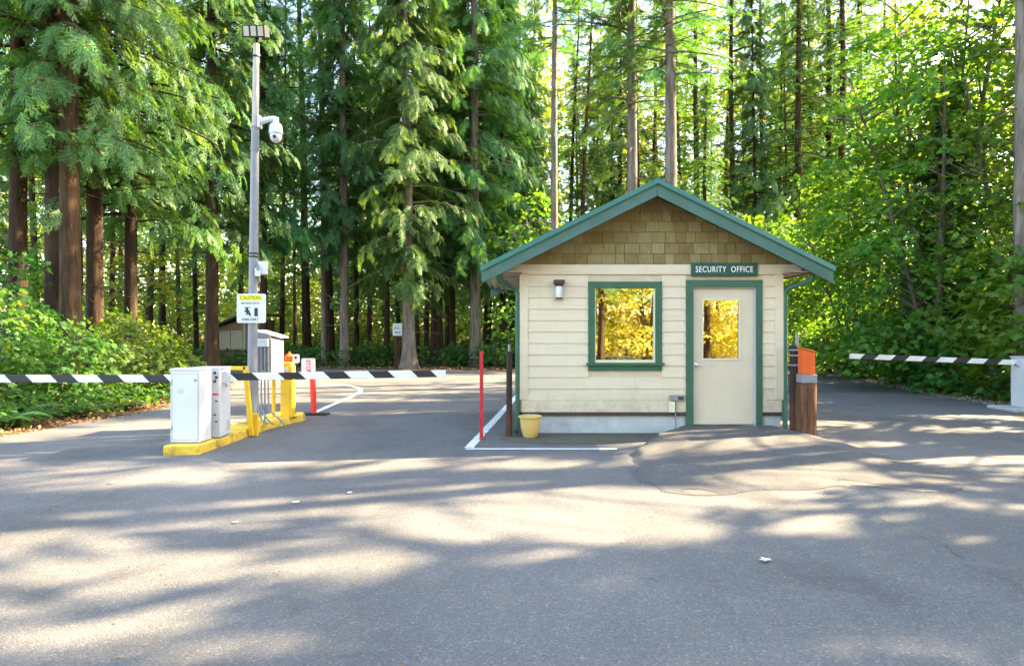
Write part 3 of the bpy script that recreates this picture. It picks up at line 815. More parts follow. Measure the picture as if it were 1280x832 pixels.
# window: trim, sill, sash, pane
b = MB(); t_ = .10
ty0, ty1 = yF-.040, yF-.001
za, zb_ = Z(456.5), tzt
b.prism([(tw0, za), (tw0+t_, za), (tw0+t_, zb_-t_), (tw0, zb_)], ty0, ty1); b.prism([(tw1-t_, za), (tw1, za), (tw1, zb_), (tw1-t_, zb_-t_)], ty0, ty1)
b.prism([(tw0+.001, zb_), (tw0+t_+.0005, zb_-t_), (tw1-t_-.0005, zb_-t_), (tw1-.001, zb_)], ty0+.001, ty1)
b.box(tw0-.0, tw1+.0, ty0+.004, ty1, Z(463), za-.001)
win = bev(b.build('window', M['green'], booth), .003)
b = MB(); b.box(tw0-.03, tw1+.03, yF-.085, ty1, za, Z(453)); bev(b.build('sill', M['green'], win), .005)
gx0, gx1, gz0, gz1 = X(744.5), X(816.5), Z(449.5), Z(360.5)
b = MB(); fy0, fy1 = yF-.026, yF+.05
lx, rx_, tz_, bz_ = tw0+t_+.001, tw1-t_-.001, zb_-t_-.001, Z(453)+.001
b.box(lx, gx0, fy0, fy1, bz_, tz_); b.box(gx1, rx_, fy0, fy1, bz_, tz_); b.box(gx0, gx1, fy0+.001, fy1, bz_, gz0); b.box(gx0, gx1, fy0+.001, fy1, gz1, tz_)
bev(b.build('frame', M['sash'], win), .003)
b = MB(); b.box(gx0-.003, gx1+.003, yF-.004, yF+.002, gz0-.003, gz1+.003); b.build('pane', M['glass'], win)
# door trim, door
b = MB(); t_ = X(866)-X(857)
b.prism([(td0, .09), (td0+t_, .09), (td0+t_, dzt-t_), (td0, dzt)], ty0-.004, ty1); b.prism([(td1-t_+.022, .09), (td1, .09), (td1, dzt), (td1-t_+.022, dzt-t_)], ty0-.004, ty1)
b.prism([(td0+.001, dzt), (td0+t_+.0005, dzt-t_), (td1-t_+.0215, dzt-t_), (td1-.001, dzt)], ty0-.003, ty1)
bev(b.build('door_trim', M['green'], booth), .003)
b = MB(); jx0, jx1, jz = td0+t_-.012, td1-t_+.034, dzt-t_+.012
b.box(jx0, jx0+.03, yF-.001, yF+.12, .12, jz); b.box(jx1-.03, jx1, yF-.001, yF+.12, .12, jz); b.box(jx0+.03, jx1-.03, yF-.001, yF+.12, jz-.03, jz)
b.build('door_jamb', M['greywhite'], booth)
b = MB(); b.box(jx0+.0, jx1-.0, yF-.03, yF+.1, .085, .118); bev(b.build('threshold', M['metal'], booth), .004)
ex0, ex1, ez0, ez1 = jx0+.033, jx1-.033, .128, jz-.034
px0, px1, pz0, pz1 = X(878.5), X(925), Z(449), Z(374)
b = MB(); dy0, dy1 = yF+.035, yF+.08
b.box(ex0, px0, dy0, dy1, ez0, ez1); b.box(px1, ex1, dy0, dy1, ez0, ez1); b.box(px0, px1, dy0, dy1, ez0, pz0); b.box(px0, px1, dy0, dy1, pz1, ez1)
door = b.build('door', M['door'], booth)
b = MB(); k = .028
b.box(px0-.012, px0+k*.5, dy0-.014, dy0-.001, pz0-.012, pz1+.012); b.box(px1-k*.5, px1+.012, dy0-.014, dy0-.001, pz0-.012, pz1+.012)
b.box(px0+k*.5, px1-k*.5, dy0-.013, dy0-.001, pz0-.012, pz0+k*.5); b.box(px0+k*.5, px1-k*.5, dy0-.013, dy0-.001, pz1-k*.5, pz1+.012)
bev(b.build('frame', M['sash'], door), .004)
b = MB(); b.box(px0-.002, px1+.002, dy0+.012, dy0+.018, pz0-.002, pz1+.002); b.build('pane', M['glass'], door)
b = MB(); hx, hzz = X(870), Z(456)
b.lathe(0, 0, [(.001, 0), (.034, .0), (.034, .012), (.022, .018)], 18)
b.v = [(hx+x, dy0-.001-z, hzz+y) for x, y, z in b.v]
b.tube([(hx, dy0-.018, hzz), (hx, dy0-.055, hzz)], .012, 10); b.tube([(hx-.008, dy0-.055, hzz), (hx+.05, dy0-.058, hzz), (hx+.105, dy0-.054, hzz-.004)], [.012, .011, .009], 10)
b.build('handle', M['metal'], door, True)
# wall lantern beside the window
b = MB(); ax, az = X(698.3), Z(363)
b.box(ax-.078, ax+.078, yF-.045, yF-.018, az-.14, az+.15); lamp = bev(b.build('wall_lamp', M['greywhite'], booth), .006)
b = MB(); b.box(ax-.082, ax+.082, yF-.155, yF-.046, az+.085, az+.152); b.box(ax-.06, ax+.06, yF-.135, yF-.046, az+.06, az+.084); bev(b.build('cap', M['brown'], lamp), .01)
b = MB(); b.lathe(ax, yF-.092, [(.042, az-.11), (.05, az-.09), (.05, az+.05), (.04, az+.059)], 18); b.build('lamp_glass', M['lampglass'], lamp, True)
for zc in (az-.125,):
    b = MB(); b.lathe(ax, yF-.092, [(.055, zc), (.055, zc+.013)], 18); b.build('ring', M['brown'], lamp)
# outlet box and its conduit
b = MB(); b.box(X(836.5), X(856), yF-.085, yF-.029, Z(500), Z(493.2)); ob = bev(b.build('outlet_box', M['galv'], booth), .006)
b = MB(); b.box(X(846), X(852.5), yF-.092, yF-.0855, Z(498.5), Z(494.6)); b.build('cover', M['brown'], ob)
b = MB(); b.box(X(834.8), X(842.5), yF-.075, yF-.034, Z(514.5), Z(501)); bev(b.build('junction_box', M['sash'], booth), .006)
b = MB(); b.tube([(X(843.5), yF-.05, Z(500)), (X(843.5), yF-.05, .02)], .011, 8); b.build('conduit', M['galv'], booth, True)

# ---- lettering helper
DG = None
def text_mesh(name, s, height, loc, mat, parent, width=None, rot=None, extr=.0015, bold=0.0, plane='xz', spacing=1.0):
    cu = bpy.data.curves.new('t', 'FONT'); cu.body = s; cu.size = 1.; cu.align_x = 'CENTER'; cu.align_y = 'CENTER'
    cu.extrude = 0.02; cu.offset = bold; cu.space_character = spacing
    o = bpy.data.objects.new('t', cu); COL.objects.link(o)
    bpy.context.view_layer.update()
    me = bpy.data.meshes.new_from_object(o.evaluated_get(bpy.context.evaluated_depsgraph_get()))
    bpy.data.objects.remove(o); bpy.data.curves.remove(cu)
    co = np.zeros(len(me.vertices)*3, dtype=np.float32); me.vertices.foreach_get('co', co); co = co.reshape(-1, 3)
    mn, mx = co.min(0), co.max(0); c = (mn+mx)/2; co = co-c
    if rot: co[:, :2] = np.stack([-co[:, 1], co[:, 0]], -1) if rot == 90 else np.stack([co[:, 1], -co[:, 0]], -1)
    ext = co.max(0)-co.min(0)
    k = height/ext[1]; kx = k if width is None else width/ext[0]
    out = np.stack([co[:, 0]*kx, np.sign(-co[:, 2])*extr, co[:, 1]*k], -1)
    o0 = wloc(parent); out = out + np.array([loc[0]-o0.x, loc[1]-o0.y, loc[2]-o0.z])
    me.vertices.foreach_set('co', out.astype(np.float32).ravel()); me.materials.clear(); me.update(); me.name = name
    return link_mesh(name, me, mat, parent)

sgn = thing('office_sign', (X(904), yF-.06, Z(337)), 'dark green board reading SECURITY OFFICE mounted above the cream door', 'sign')
b = MB(); b.box(X(862.8), X(945), yF-.075, yF-.036, Z(345.3), Z(329)); bev(b.build('board', M['sign_green'], sgn), .004)
text_mesh('lettering', 'SECURITY  OFFICE', .088, (X(903.5), yF-.0775, Z(337)), M['letter'], sgn, width=X(939.5)-X(868.5), bold=.006, spacing=1.15)

# ================================================================== STREET FURNITURE
# yellow pot by the booth corner
pt = thing('flower_pot', (.262, 9.83, 0), 'small yellow glazed pot at the booth corner', 'flower pot')
b = MB(); b.lathe(.262, 9.83, [(.088, .0), (.108, .03), (.135, .14), (.148, .25), (.150, .278), (.172, .288), (.174, .305), (.150, .315), (.142, .29), (.128, .27)], 32); b.build('bowl', M['pot'], pt, True)
b = MB(); b.lathe(.262, 9.83, [(.10, .262), (.131, .275), (.06, .283)], 20); b.build('soil', M['soil'], pt, True)

# deep red stake
b = MB(); b.smooth = False; b.box(-.026, .026, -.012, .012, 0, 1.245); b.box(-.035, .035, -.03, .03, 0, .025)
o = bev(b.build('marker_stake', M['darkred']), .005); o.location = (-.43, 9.62, 0)
tag(o, 'thin deep red marker stake at the corner of the white line', 'marker post')
# rusty pipe post left of booth with whip aerial
pp = thing('pipe_post', (-.04, 9.92, 0), 'dark rusty pipe post with a thin aerial, left of the booth', 'post')
b = MB(); b.tube([(-.04, 9.92, -.1), (-.04, 9.92, 1.19)], .043, 18); b.tube([(-.04, 9.92, 1.19), (-.04, 9.92, 1.235)], .048, 18); b.build('pipe', M['rust'], pp, True)
b = MB(); b.tube([(-.04, 9.92, 1.23), (-.04, 9.92, 1.33)], .02, 10); b.build('coupling', M['galv'], pp, True)
b = MB(); b.tube([(-.04, 9.92, 1.33), (-.045, 9.92, 1.93)], [.007, .004], 6); b.build('aerial', M['black'], pp, True)

# right-hand post, log and orange box
rp = thing('sensor_post', (4.13, 10.0, 0), 'dark pipe post strapped with a pale conduit, between booth and log', 'post')
b = MB(); b.tube([(4.115, 10.0, -.1), (4.115, 10.0, 1.325)], .046, 18); b.build('pipe', M['rust'], rp, True)
b = MB(); b.tube([(4.178, 9.99, .02), (4.178, 9.99, 1.30)], .017, 10); b.build('conduit', M['brown'], rp, True)
b = MB(); b.tube([(4.165, 9.985, 1.30), (4.165, 9.985, 1.50)], .024, 10); b.build('conduit_cap', M['galv'], rp, True)
for zc in (1.02, 1.16, 1.24):
    b = MB(); b.box(4.062, 4.202, 9.945, 10.055, zc, zc+.022); b.build('strap', M['galv'], rp)
lg = thing('log_stump', (4.165, 9.62, 0), 'upright weathered log pedestal with green moss under the orange box', 'log post')
b = MB(); r_ = random.Random(2); n = 28
rings = [(0, 1.04), (.05, 1.0), (.3, .99), (.6, 1.0), (.795, 1.0), (.815, .97)]
fl = [1+.03*math.sin(k*1.7)+r_.uniform(-.012, .012) for k in range(n)]
vs = [(4.15+.132*q*fl[k]*math.cos(2*math.pi*k/n), 9.62+.132*q*fl[k]*math.sin(2*math.pi*k/n), z-.02) for z, q in rings for k in range(n)]
b.add(vs, [(i_*n+k, i_*n+(k+1) % n, (i_+1)*n+(k+1) % n, (i_+1)*n+k) for i_ in range(len(rings)-1) for k in range(n)] + [tuple((len(rings)-1)*n+k for k in range(n))])
b.build('log', M['log'], lg, True)
b = MB(); b.box(4.045, 4.255, 9.51, 9.725, .80, .92); bev(b.build('metal_cap', M['galv'], lg), .01)
ob = thing('orange_box', (4.17, 9.62, .92), 'bright orange metal box with sloping lid on the log', 'box')
b = MB(); b.add([(4.065,9.53,.922),(4.235,9.53,.922),(4.235,9.70,.922),(4.065,9.70,.922),(4.065,9.53,1.27),(4.235,9.53,1.225),(4.235,9.70,1.228),(4.065,9.70,1.272)], [(3,2,1,0),(4,5,6,7),(0,1,5,4),(1,2,6,5),(2,3,7,6),(3,0,4,7)])
bev(b.build('body', M['orange'], ob), .006)
b = MB(); b.add([(4.053,9.515,1.277),(4.247,9.515,1.228),(4.247,9.715,1.231),(4.053,9.715,1.280),(4.053,9.515,1.292),(4.247,9.515,1.243),(4.247,9.715,1.246),(4.053,9.715,1.295)], [(3,2,1,0),(4,5,6,7),(0,1,5,4),(1,2,6,5),(2,3,7,6),(3,0,4,7)])
bev(b.build('lid', M['orange'], ob), .004)

# ---- barrier arms
def arm(name, L, loc, rx_, dirsign, label, group):
    """arm along local x; loc is the pivot"""
    b = MB(); b.box(0, L, -.022, .022, -.05, .05) if dirsign > 0 else b.box(-L, 0, -.022, .022, -.05, .05)
    return b

def gate_box(loc, w, d, h, label, panel):
    x, y, z = loc
    o = thing('barrier_cabinet', loc, label, 'gate cabinet', 'barrier cabinets by the entry arm')
    b = MB(); b.box(x, x+w, y, y+d, z+.015, z+h-.02); bev(b.build('housing', M['white'], o), .008)
    b = MB(); b.box(x+.01, x+w-.01, y+.012, y+d-.01, z-.01, z+.014); b.build('plinth', M['galv'], o)
    b = MB(); b.box(x-.008, x+w+.008, y-.008, y+d+.008, z+h-.019, z+h+.004); bev(b.build('lid', M['white'], o), .006)
    if panel == 'lock':
        lk = MB(); lk.lathe(0, 0, [(.016, 0), (.016, .008), (.009, .010)], 14); lk.v = [(x+w-.055+a, y-z_, z+h-.14+c) for a, c, z_ in lk.v]
        lk.build('lock', M['galv'], o)
        lk = MB(); lk.box(x+.025, x+w-.025, y-.004, y-.0005, z+.05, z+h-.06); dp = bev(lk.build('door_panel', M['white'], o), .002)
        lk = MB(); e_ = .004
        lk.box(x+.019, x+.024, y-.0015, y-.0003, z+.045, z+h-.055); lk.box(x+w-.024, x+w-.019, y-.0015, y-.0003, z+.045, z+h-.055); lk.box(x+.024, x+w-.024, y-.0015, y-.0003, z+.045, z+.049); lk.box(x+.024, x+w-.024, y-.0015, y-.0003, z+h-.059, z+h-.055)
        lk.build('door_seam', M['galv'], o)
        for zz in (z+.16, z+h-.2):
            lk = MB(); lk.tube([(x+.0215, y-.006, zz), (x+.0215, y-.006, zz+.06)], .006, 8); lk.build('hinge', M['galv'], o, True)
        lk = MB(); lk.box(x+.09, x+.17, y-.0055, y-.0042, z+.62, z+.68); lk.build('sticker', M['greywhite'], dp)
    return o
c1 = gate_box((-4.27, 8.53, .12), .37, .33, .93, 'white barrier cabinet at the front end of the yellow island', 'lock')
c2 = gate_box((-4.2, 8.95, .12), .37, .34, .925, 'second white barrier cabinet, behind the front one, with grey control strip', 'strip')
b = MB(); b.box(-3.93, -3.832, 8.943, 8.949, .17, .99); cs = b.build('control_strip', M['greywhite'], c2)
b = MB(); b.box(-3.918, -3.845, 8.938, 8.943, .685, .71); b.build('red_label', M['red'], cs)
for q, z_ in enumerate((.96, .90, .85, .60, .42, .33)):
    b = MB(); b.box(-3.91+.02*(q % 2), -3.875+.02*(q % 2), 8.938, 8.943, z_, z_+(.035 if q < 3 else .018)); b.build('button', M['ink'], cs)
lk = MB(); lk.lathe(0, 0, [(.018, 0), (.018, .01), (.01, .012)], 14); lk.v = [(-3.83+z_, 9.14+a, .80+c) for a, c, z_ in lk.v]; lk.build('lock', M['galv'], c2)
for q in range(5):
    b = MB(); b.box(-3.8295, -3.8275, 9.16, 9.27, .20+.028*q, .21+.028*q); b.build('vent_slot', M['galv'], c2)

def boom(pivot, tip, label, phase, bumps, roll=0.):
    p, t = Vector(pivot), Vector(tip); L = (t-p).length; d = t-p
    o = thing('barrier_boom', p, label, 'barrier arm', 'striped barrier arms')
    o.rotation_euler = (roll, -math.atan2(d.z, math.hypot(d.x, d.y)), math.atan2(d.y, d.x))
    bm = MB(); bm.box(-phase, L-phase, -.024, .024, -.05, .05)
    me_o = bev(bm.build('striped_bar', M['arm']), .008); me_o.parent = o; me_o.location = (phase, 0, 0)
    hb = MB(); hb.tube([(0, -.06, 0), (0, .06, 0)], .075, 18); h_ = bev(hb.build('hub', M['greywhite']), .006); h_.parent = o; h_.location = (-.03, 0, 0)
    for s in bumps:
        q = MB(); q.tube([(0, 0, .05), (0, 0, .075)], [.02, .012], 8); c = q.build('reflector', M['olive']); c.parent = o; c.location = (s, 0, 0)
    return o
boom((-3.79, 9.1, .915), (-.955, 9.82, .918), 'black and white barrier arm reaching from the cabinets towards the booth', .08, (.45, 1.05, 1.75))
boom((-4.20, 8.93, .905), (-8.4, 8.93, .902), 'black and white barrier arm crossing the entry lane in front of the bushes', .30, (.6, 2.0), math.pi)
gb = thing('gate_post', (9.98, 13.3, 0), 'white gate cabinet at the right edge holding the exit arm', 'gate cabinet')
b = MB(); b.box(9.86, 10.2, 13.12, 13.5, .06, 1.02); bev(b.build('housing', M['white'], gb), .012)
b = MB(); b.box(9.84, 10.22, 13.10, 13.52, 1.021, 1.045); bev(b.build('lid', M['white'], gb), .008)
b = MB(); b.box(9.55, 10.6, 12.95, 13.75, -.05, .058); bev(b.build('footing', M['concrete'], gb), .02)
# tip rises a little; rotate the stripe slant by pointing the arm the other way
boom((9.83, 13.3, .925), (6.58, 13.3, 1.05), 'black and white barrier arm across the exit lane on the right', .34, ())

# ---- island
isl = [(-4.28,8.36),(-3.86,8.42),(-3.82,9.6),(-3.80,10.66),(-3.64,11.4),(-3.56,11.75),(-3.66,11.98),(-3.95,12.05),(-4.15,11.9),(-4.24,10.2)]
b = MB(); b.slab(isl, -.05, .12); o = bev(b.build('traffic_island', M['kerb_yellow']), .022, 3)
tag(o, 'low concrete traffic island with worn yellow paint under the cabinets', 'traffic island')
# guard hoop
gh = thing('guard_rail', (-3.78, 9.87, 0), 'bent yellow square-tube guard hoop behind the white cabinets', 'guard rail')
b = MB(); b.box(-4.34, -3.84, 9.84, 9.90, .965, 1.02); bev(b.build('top_bar', M['yellow'], gh), .006)
b = MB(); b.add([(-3.80,9.84,.02),(-3.735,9.84,.02),(-3.735,9.90,.02),(-3.80,9.90,.02),(-3.885,9.84,1.021),(-3.825,9.84,1.021),(-3.825,9.90,1.021),(-3.885,9.90,1.021)], [(3,2,1,0),(4,5,6,7),(0,1,5,4),(1,2,6,5),(2,3,7,6),(3,0,4,7)])
bev(b.build('upright', M['yellow'], gh), .006)
b = MB(); b.box(-4.36, -4.30, 9.84, 9.90, .10, .964); bev(b.build('upright', M['yellow'], gh), .006)
b = MB(); b.box(-3.78, -3.70, 9.92, 9.98, .0, .33); bev(b.build('brace', M['yellow'], gh), .006)

# light and camera pole
PX, PY = -3.93, 10.3
lp = thing('camera_pole', (PX, PY, 0), 'tall grey steel pole with floodlight, dome camera and caution sign', 'pole')
top = gp(320.5, PY); tz0 = gz(158, PY); xt = lambda z: PX + (top-PX)*z/6.0
b = MB(); b.tube([(xt(-.1), PY, -.1), (xt(2.5), PY, 2.5), (xt(tz0), PY, tz0)], [.073, .066, .058], 20); b.build('pole', M['galv'], lp, True)
b = MB(); z1_ = gz(55, PY); b.tube([(xt(tz0), PY, tz0), (xt(z1_), PY, z1_)], [.050, .043], 20); b.build('mast', M['beigepole'], lp, True)
for z_ in (gz(72, PY), tz0-.03, gz(188, PY), gz(318, PY), gz(322, PY)):
    b = MB(); r2 = .064 if z_ < tz0 else .049; b.tube([(xt(z_), PY, z_), (xt(z_), PY, z_+.025)], r2+.004, 20); b.build('band', M['black'] if z_ > tz0 or z_ < 3 else M['galv'], lp, True)
xl = xt(6.0)
b = MB(); b.tube([(xl, PY, z1_), (xl, PY, z1_+.1)], .02, 10); b.box(xl-.03, xl+.03, PY-.03, PY+.03, z1_+.08, z1_+.12); b.build('bracket', M['black'], lp)
b = MB(); fz = gz(50.5, PY); hw_ = .168
b.add([(xl-hw_,PY-.10,fz),(xl+hw_,PY-.10,fz),(xl+hw_,PY+.10,fz+.08),(xl-hw_,PY+.10,fz+.08),(xl-hw_,PY-.14,fz+.17),(xl+hw_,PY-.14,fz+.17),(xl+hw_,PY+.06,fz+.22),(xl-hw_,PY+.06,fz+.22)], [(3,2,1,0),(4,5,6,7),(0,1,5,4),(1,2,6,5),(2,3,7,6),(3,0,4,7)])
fld = bev(b.build('floodlight', M['black'], lp), .006)
for k in range(3):
    b = MB(); xa = xl-hw_+.022+k*.106; xb = xa+.078
    b.add([(xa,PY-.1075,fz+.018),(xb,PY-.1075,fz+.018),(xb,PY-.141,fz+.152),(xa,PY-.141,fz+.152),(xa,PY-.098,fz+.018),(xb,PY-.098,fz+.018),(xb,PY-.13,fz+.152),(xa,PY-.13,fz+.152)], [(0,1,2,3),(7,6,5,4),(1,0,4,5),(3,2,6,7),(0,3,7,4),(2,1,5,6)])
    b.build('lens', M['lens'], fld)
# dome camera
cz = gz(152, PY); cx_ = xt(cz)
dc = MB(); dc.box(cx_+.05, cx_+.085, PY-.06, PY+.06, cz-.10, cz+.085); dc.tube([(cx_+.08, PY, cz+.0), (cx_+.24, PY, cz+.04), (cx_+.31, PY, cz+.04)], [.05, .042, .042], 14)
dc.tube([(cx_+.31, PY, cz+.06), (cx_+.31, PY, cz-.04)], .045, 14)
cam_b = dc.build('dome_camera', M['white'], lp, True)
b = MB(); b.lathe(cx_+.31, PY, [(.05, cz-.02), (.085, cz-.05), (.098, cz-.10), (.098, cz-.16), (.104, cz-.165), (.104, cz-.185), (.09, cz-.186)], 24); b.build('hood', M['white'], cam_b, True)
b = MB(); b.lathe(cx_+.31, PY, [(.088, cz-.187), (.088, cz-.23), (.075, cz-.275), (.045, cz-.31), (.012, cz-.322)], 24); b.build('dome', M['white'], cam_b, True)
b = MB(); b.lathe(0, 0, [(.024, 0), (.024, .02), (.015, .024)], 14); b.v = [(cx_+.318+x, PY-.079-z, cz-.25+y) for x, y, z in b.v]; b.build('lens', M['black'], cam_b)
# wireless box and its strap
wz = gz(336, PY); wx = xt(wz)
b = MB(); b.box(wx+.085, wx+.21, PY-.06, PY+.03, wz-.085, wz+.11); b.box(wx+.05, wx+.135, PY-.09, PY-.061, wz-.12, wz+.01); wb = bev(b.build('junction_box', M['white'], lp), .008)
b = MB(); b.box(wx+.08, wx+.12, PY-.1, PY-.0915, wz-.03, wz+.06); b.build('conduit_plug', M['galv'], wb)

# caution sign on the pole
SX0, SX1, SZ0, SZ1 = gp(296, PY-.09), gp(332, PY-.09), gz(403.5, PY-.09), gz(367, PY-.09); sx = (SX0+SX1)/2; sy = PY-.092
cs_ = thing('caution_sign', (sx, sy, SZ0), 'white and yellow caution sign with walking figure on the tall pole', 'sign')
def rounded(x0_, x1_, z0_, z1_, r, n=5):
    out = []
    for cx, cz_, a0 in ((x1_-r, z0_+r, -90), (x1_-r, z1_-r, 0), (x0_+r, z1_-r, 90), (x0_+r, z0_+r, 180)):
        for k in range(n+1):
            a = math.radians(a0+90*k/n); out.append((cx+r*math.cos(a), cz_+r*math.sin(a)))
    return out
b = MB(); b.prism(rounded(SX0, SX1, SZ0, SZ1, .03), sy, sy+.02); b.build('plate', M['white'], cs_)
w_, h_ = SX1-SX0, SZ1-SZ0; wi = w_*.86; sxl = sx-.012
b = MB(); b.box(sxl-wi*.46, sxl+wi*.48, sy-.002, sy-.0005, SZ0+h_*.77, SZ0+h_*.955); b.build('yellow_band', M['signyellow'], cs_)
text_mesh('heading', 'CAUTION', h_*.13, (sxl, sy-.0035, SZ0+h_*.862), M['olive'], cs_, width=wi*.82, bold=.01)
text_mesh('lettering', 'MOVING GATE', h_*.055, (sxl, sy-.002, SZ0+h_*.675), M['ink'], cs_, width=wi*.74, bold=.004)
text_mesh('lettering', 'CARS ONLY', h_*.085, (sxl, sy-.002, SZ0+h_*.125), M['ink'], cs_, width=wi*.68, bold=.004)
b = MB(); u = w_/100
def bar(xa, za, xb, zb__, wd):
    p, q = Vector((xa, za)), Vector((xb, zb__)); n_ = (q-p).normalized(); n_ = Vector((-n_.y, n_.x))*wd*.5
    b.prism([(sxl+(p+n_).x*u, SZ0+(p+n_).y*u), (sxl+(q+n_).x*u, SZ0+(q+n_).y*u), (sxl+(q-n_).x*u, SZ0+(q-n_).y*u), (sxl+(p-n_).x*u, SZ0+(p-n_).y*u)], sy-.003, sy-.0005)
bar(-22, 53, 2, 54, 2.2); bar(-12, 47, -9, 36, 8); bar(-10, 45, -20, 41, 4); bar(-20, 41, -16, 37, 3); bar(-10, 36, 1, 24, 4); bar(-10, 36, -14, 27, 4); bar(-7, 45, 0, 30, 4)
b.prism([(sxl-12*u+4.2*u*math.cos(a*math.pi/6), SZ0+50*u+4.2*u*math.sin(a*math.pi/6)) for a in range(12)], sy-.0032, sy-.0005)
b.build('walking_figure', M['ink'], cs_)
b = MB(); b.box(sxl+14*u, sxl+26*u, sy-.003, sy-.0005, SZ0+23*u, SZ0+52*u); gi = b.build('gate_symbol', M['ink'], cs_)

# louvred cabinet on conduits
EX0, EX1 = gp(319, 10.7), gp(338, 10.7); ez0_, ez1_ = gz(470, 10.7), gz(422, 10.7)
lc = thing('meter_cabinet', (EX0+.3, 10.7, 0), 'grey and white louvred meter cabinet with sloping lid behind the pole', 'utility cabinet')
EX2 = gp(349.5, 11.0)
b = MB(); b.slab([(EX0, 10.7), (EX1, 10.7), (EX2, 10.95), (EX2, 11.2), (EX0, 11.2)], ez0_, ez1_); bev(b.build('housing', M['galv'], lc), .004)
b = MB()
for k in range(13):
    z_ = ez0_+.02+k*(ez1_-ez0_-.04)/13; z2 = z_+(ez1_-ez0_-.04)/13
    dx_, dy_ = (EX2-EX1), .25; L_ = math.hypot(dx_, dy_); nx_, ny_ = dy_/L_, -dx_/L_
    o1, o2 = .018, .004
    b.add([(EX1+nx_*o1, 10.7+ny_*o1, z_), (EX2+nx_*o1, 10.95+ny_*o1, z_), (EX2+nx_*o2, 10.95+ny_*o2, z2), (EX1+nx_*o2, 10.7+ny_*o2, z2), (EX1, 10.7, z_), (EX2, 10.95, z_)], [(0,1,2,3), (1,0,4,5)])
b.build('louvre_panel', M['louvre'], lc)
b = MB(); b.add([(EX0-.03,10.64,ez1_+.10),(EX1+.0,10.62,ez1_+.05),(EX2+.06,10.9,ez1_-.005),(EX2+.06,11.25,ez1_-.005),(EX0-.03,11.25,ez1_+.10),
                 (EX0-.03,10.64,ez1_+.125),(EX1+.0,10.62,ez1_+.075),(EX2+.06,10.9,ez1_+.02),(EX2+.06,11.25,ez1_+.02),(EX0-.03,11.25,ez1_+.125)],
                [(4,3,2,1,0),(5,6,7,8,9),(0,1,6,5),(1,2,7,6),(2,3,8,7),(3,4,9,8),(4,0,5,9)]); b.build('lid', M['white'], lc)
b = MB(); b.prism([(EX0, ez1_), (EX1, ez1_), (EX1, ez1_+.05), (EX0, ez1_+.10)], 10.66, 11.1); b.build('gable_panel', M['galv'], lc)
b = MB(); b.box(EX0+.04, EX1-.02, 10.63, 10.694, ez1_-.14, ez1_-.01); bev(b.build('meter_box', M['greywhite'], lc), .008)
for k in range(4):
    xk = EX0+.055+k*.055
    b = MB(); end = [(xk, 10.66, .5), (xk+.02, 10.64, .3), (xk+.10+.04*k, 10.55, .16), (xk+.24+.03*k, 10.40, .115)]
    b.tube([(xk, 10.66, ez1_-.15)] + end if k != 2 else [(xk, 10.66, ez1_-.15), (xk, 10.66, .05)], .0135, 8); b.build('conduit', M['galv'], lc, True)

# thin yellow post, yellow bollard, red delineators
b = MB(); b.tube([(0, 0, .08), (0, 0, .80)], .031, 16); b.tube([(0, 0, .80), (0, 0, .815)], [.031, .02], 16)
o = b.build('yellow_post', M['yellow'], None, True); o.location = (gp(342, 11.3), 11.3, 0)
tag(o, 'thin yellow steel post between pole conduits and bollard', 'post')
bx, by = gp(360.5, 11.4), 11.4
yb = thing('yellow_bollard', (bx, by, .1), 'stout yellow card reader pedestal with rounded top at the island end', 'bollard')
b = MB(); b.prism([(bx-.10, .10), (bx+.10, .10), (bx+.10, .94), (bx+.085, .985), (bx+.05, 1.01), (bx-.10, 1.015)], by-.11, by+.06); bev(b.build('sleeve', M['yellow'], yb), .012)
b = MB(); b.prism([(bx+.035, .11), (bx+.06, .11), (bx+.06, .93), (bx+.035, .93)], by-.116, by-.1105); b.build('rib', M['yellow'], yb)
b = MB(); b.prism([(bx-.05, .87), (bx+.03, .86), (bx+.04, .93), (bx-.03, .95)], by-.115, by-.1105); b.build('sticker', M['white'], yb)
b = MB(); b.lathe(bx, by, [(.14, .095), (.14, .104)], 14); b.build('base_plate', M['brown'], yb)
# red delineator post behind the bollard, with orange cap and white sign
rd = thing('delineator', (bx-.10, 11.75, .09), 'red delineator half hidden behind the yellow bollard, with orange top', 'delineator')
b = MB(); b.tube([(bx-.10, 11.75, .11), (bx-.10, 11.75, 1.0)], .04, 14); b.build('post', M['red'], rd, True)
b = MB(); b.lathe(bx-.10, 11.75, [(.075, 1.0), (.085, 1.03), (.085, 1.10), (.05, 1.135), (.018, 1.15), (.012, 1.18)], 16); b.build('cap', M['orange'], rd, True)
b = MB(); b.prism(rounded(bx-.03, bx+.085, .98, 1.135, .03), 11.70, 11.71); sg_ = b.build('sign_plate', M['white'], rd)
b = MB(); b.prism(rounded(bx+.008, bx+.045, 1.055, 1.10, .015), 11.697, 11.6995); b.build('mark', M['ink'], sg_)
b = MB(); b.lathe(bx-.10, 11.75, [(.12, .122), (.12, .135), (.05, .15)], 14); b.build('base', M['black'], rd)
rx0, ry0 = gp(391.5, 12.5), 12.5
rd = thing('delineator', (rx0, ry0, 0), 'red delineator post on black rubber base with a square white sign on top', 'delineator')
b = MB(); b.tube([(rx0+.012, ry0, .04), (rx0-.02, ry0, 1.0)], .052, 16); b.build('post', M['red'], rd, True)
b = MB(); b.slab([(rx0-.19, ry0-.09), (rx0+.26, ry0-.12), (rx0+.28, ry0+.12), (rx0-.18, ry0+.15)], .004, .035); bev(b.build('base', M['black'], rd), .01)
qx, qz = gp(386.3, ry0), gz(458, ry0)
b = MB(); b.prism(rounded(qx-.122, qx+.122, qz-.16, qz+.155, .02), ry0-.062, ry0-.054); sg_ = b.build('sign_plate', M['white'], rd)
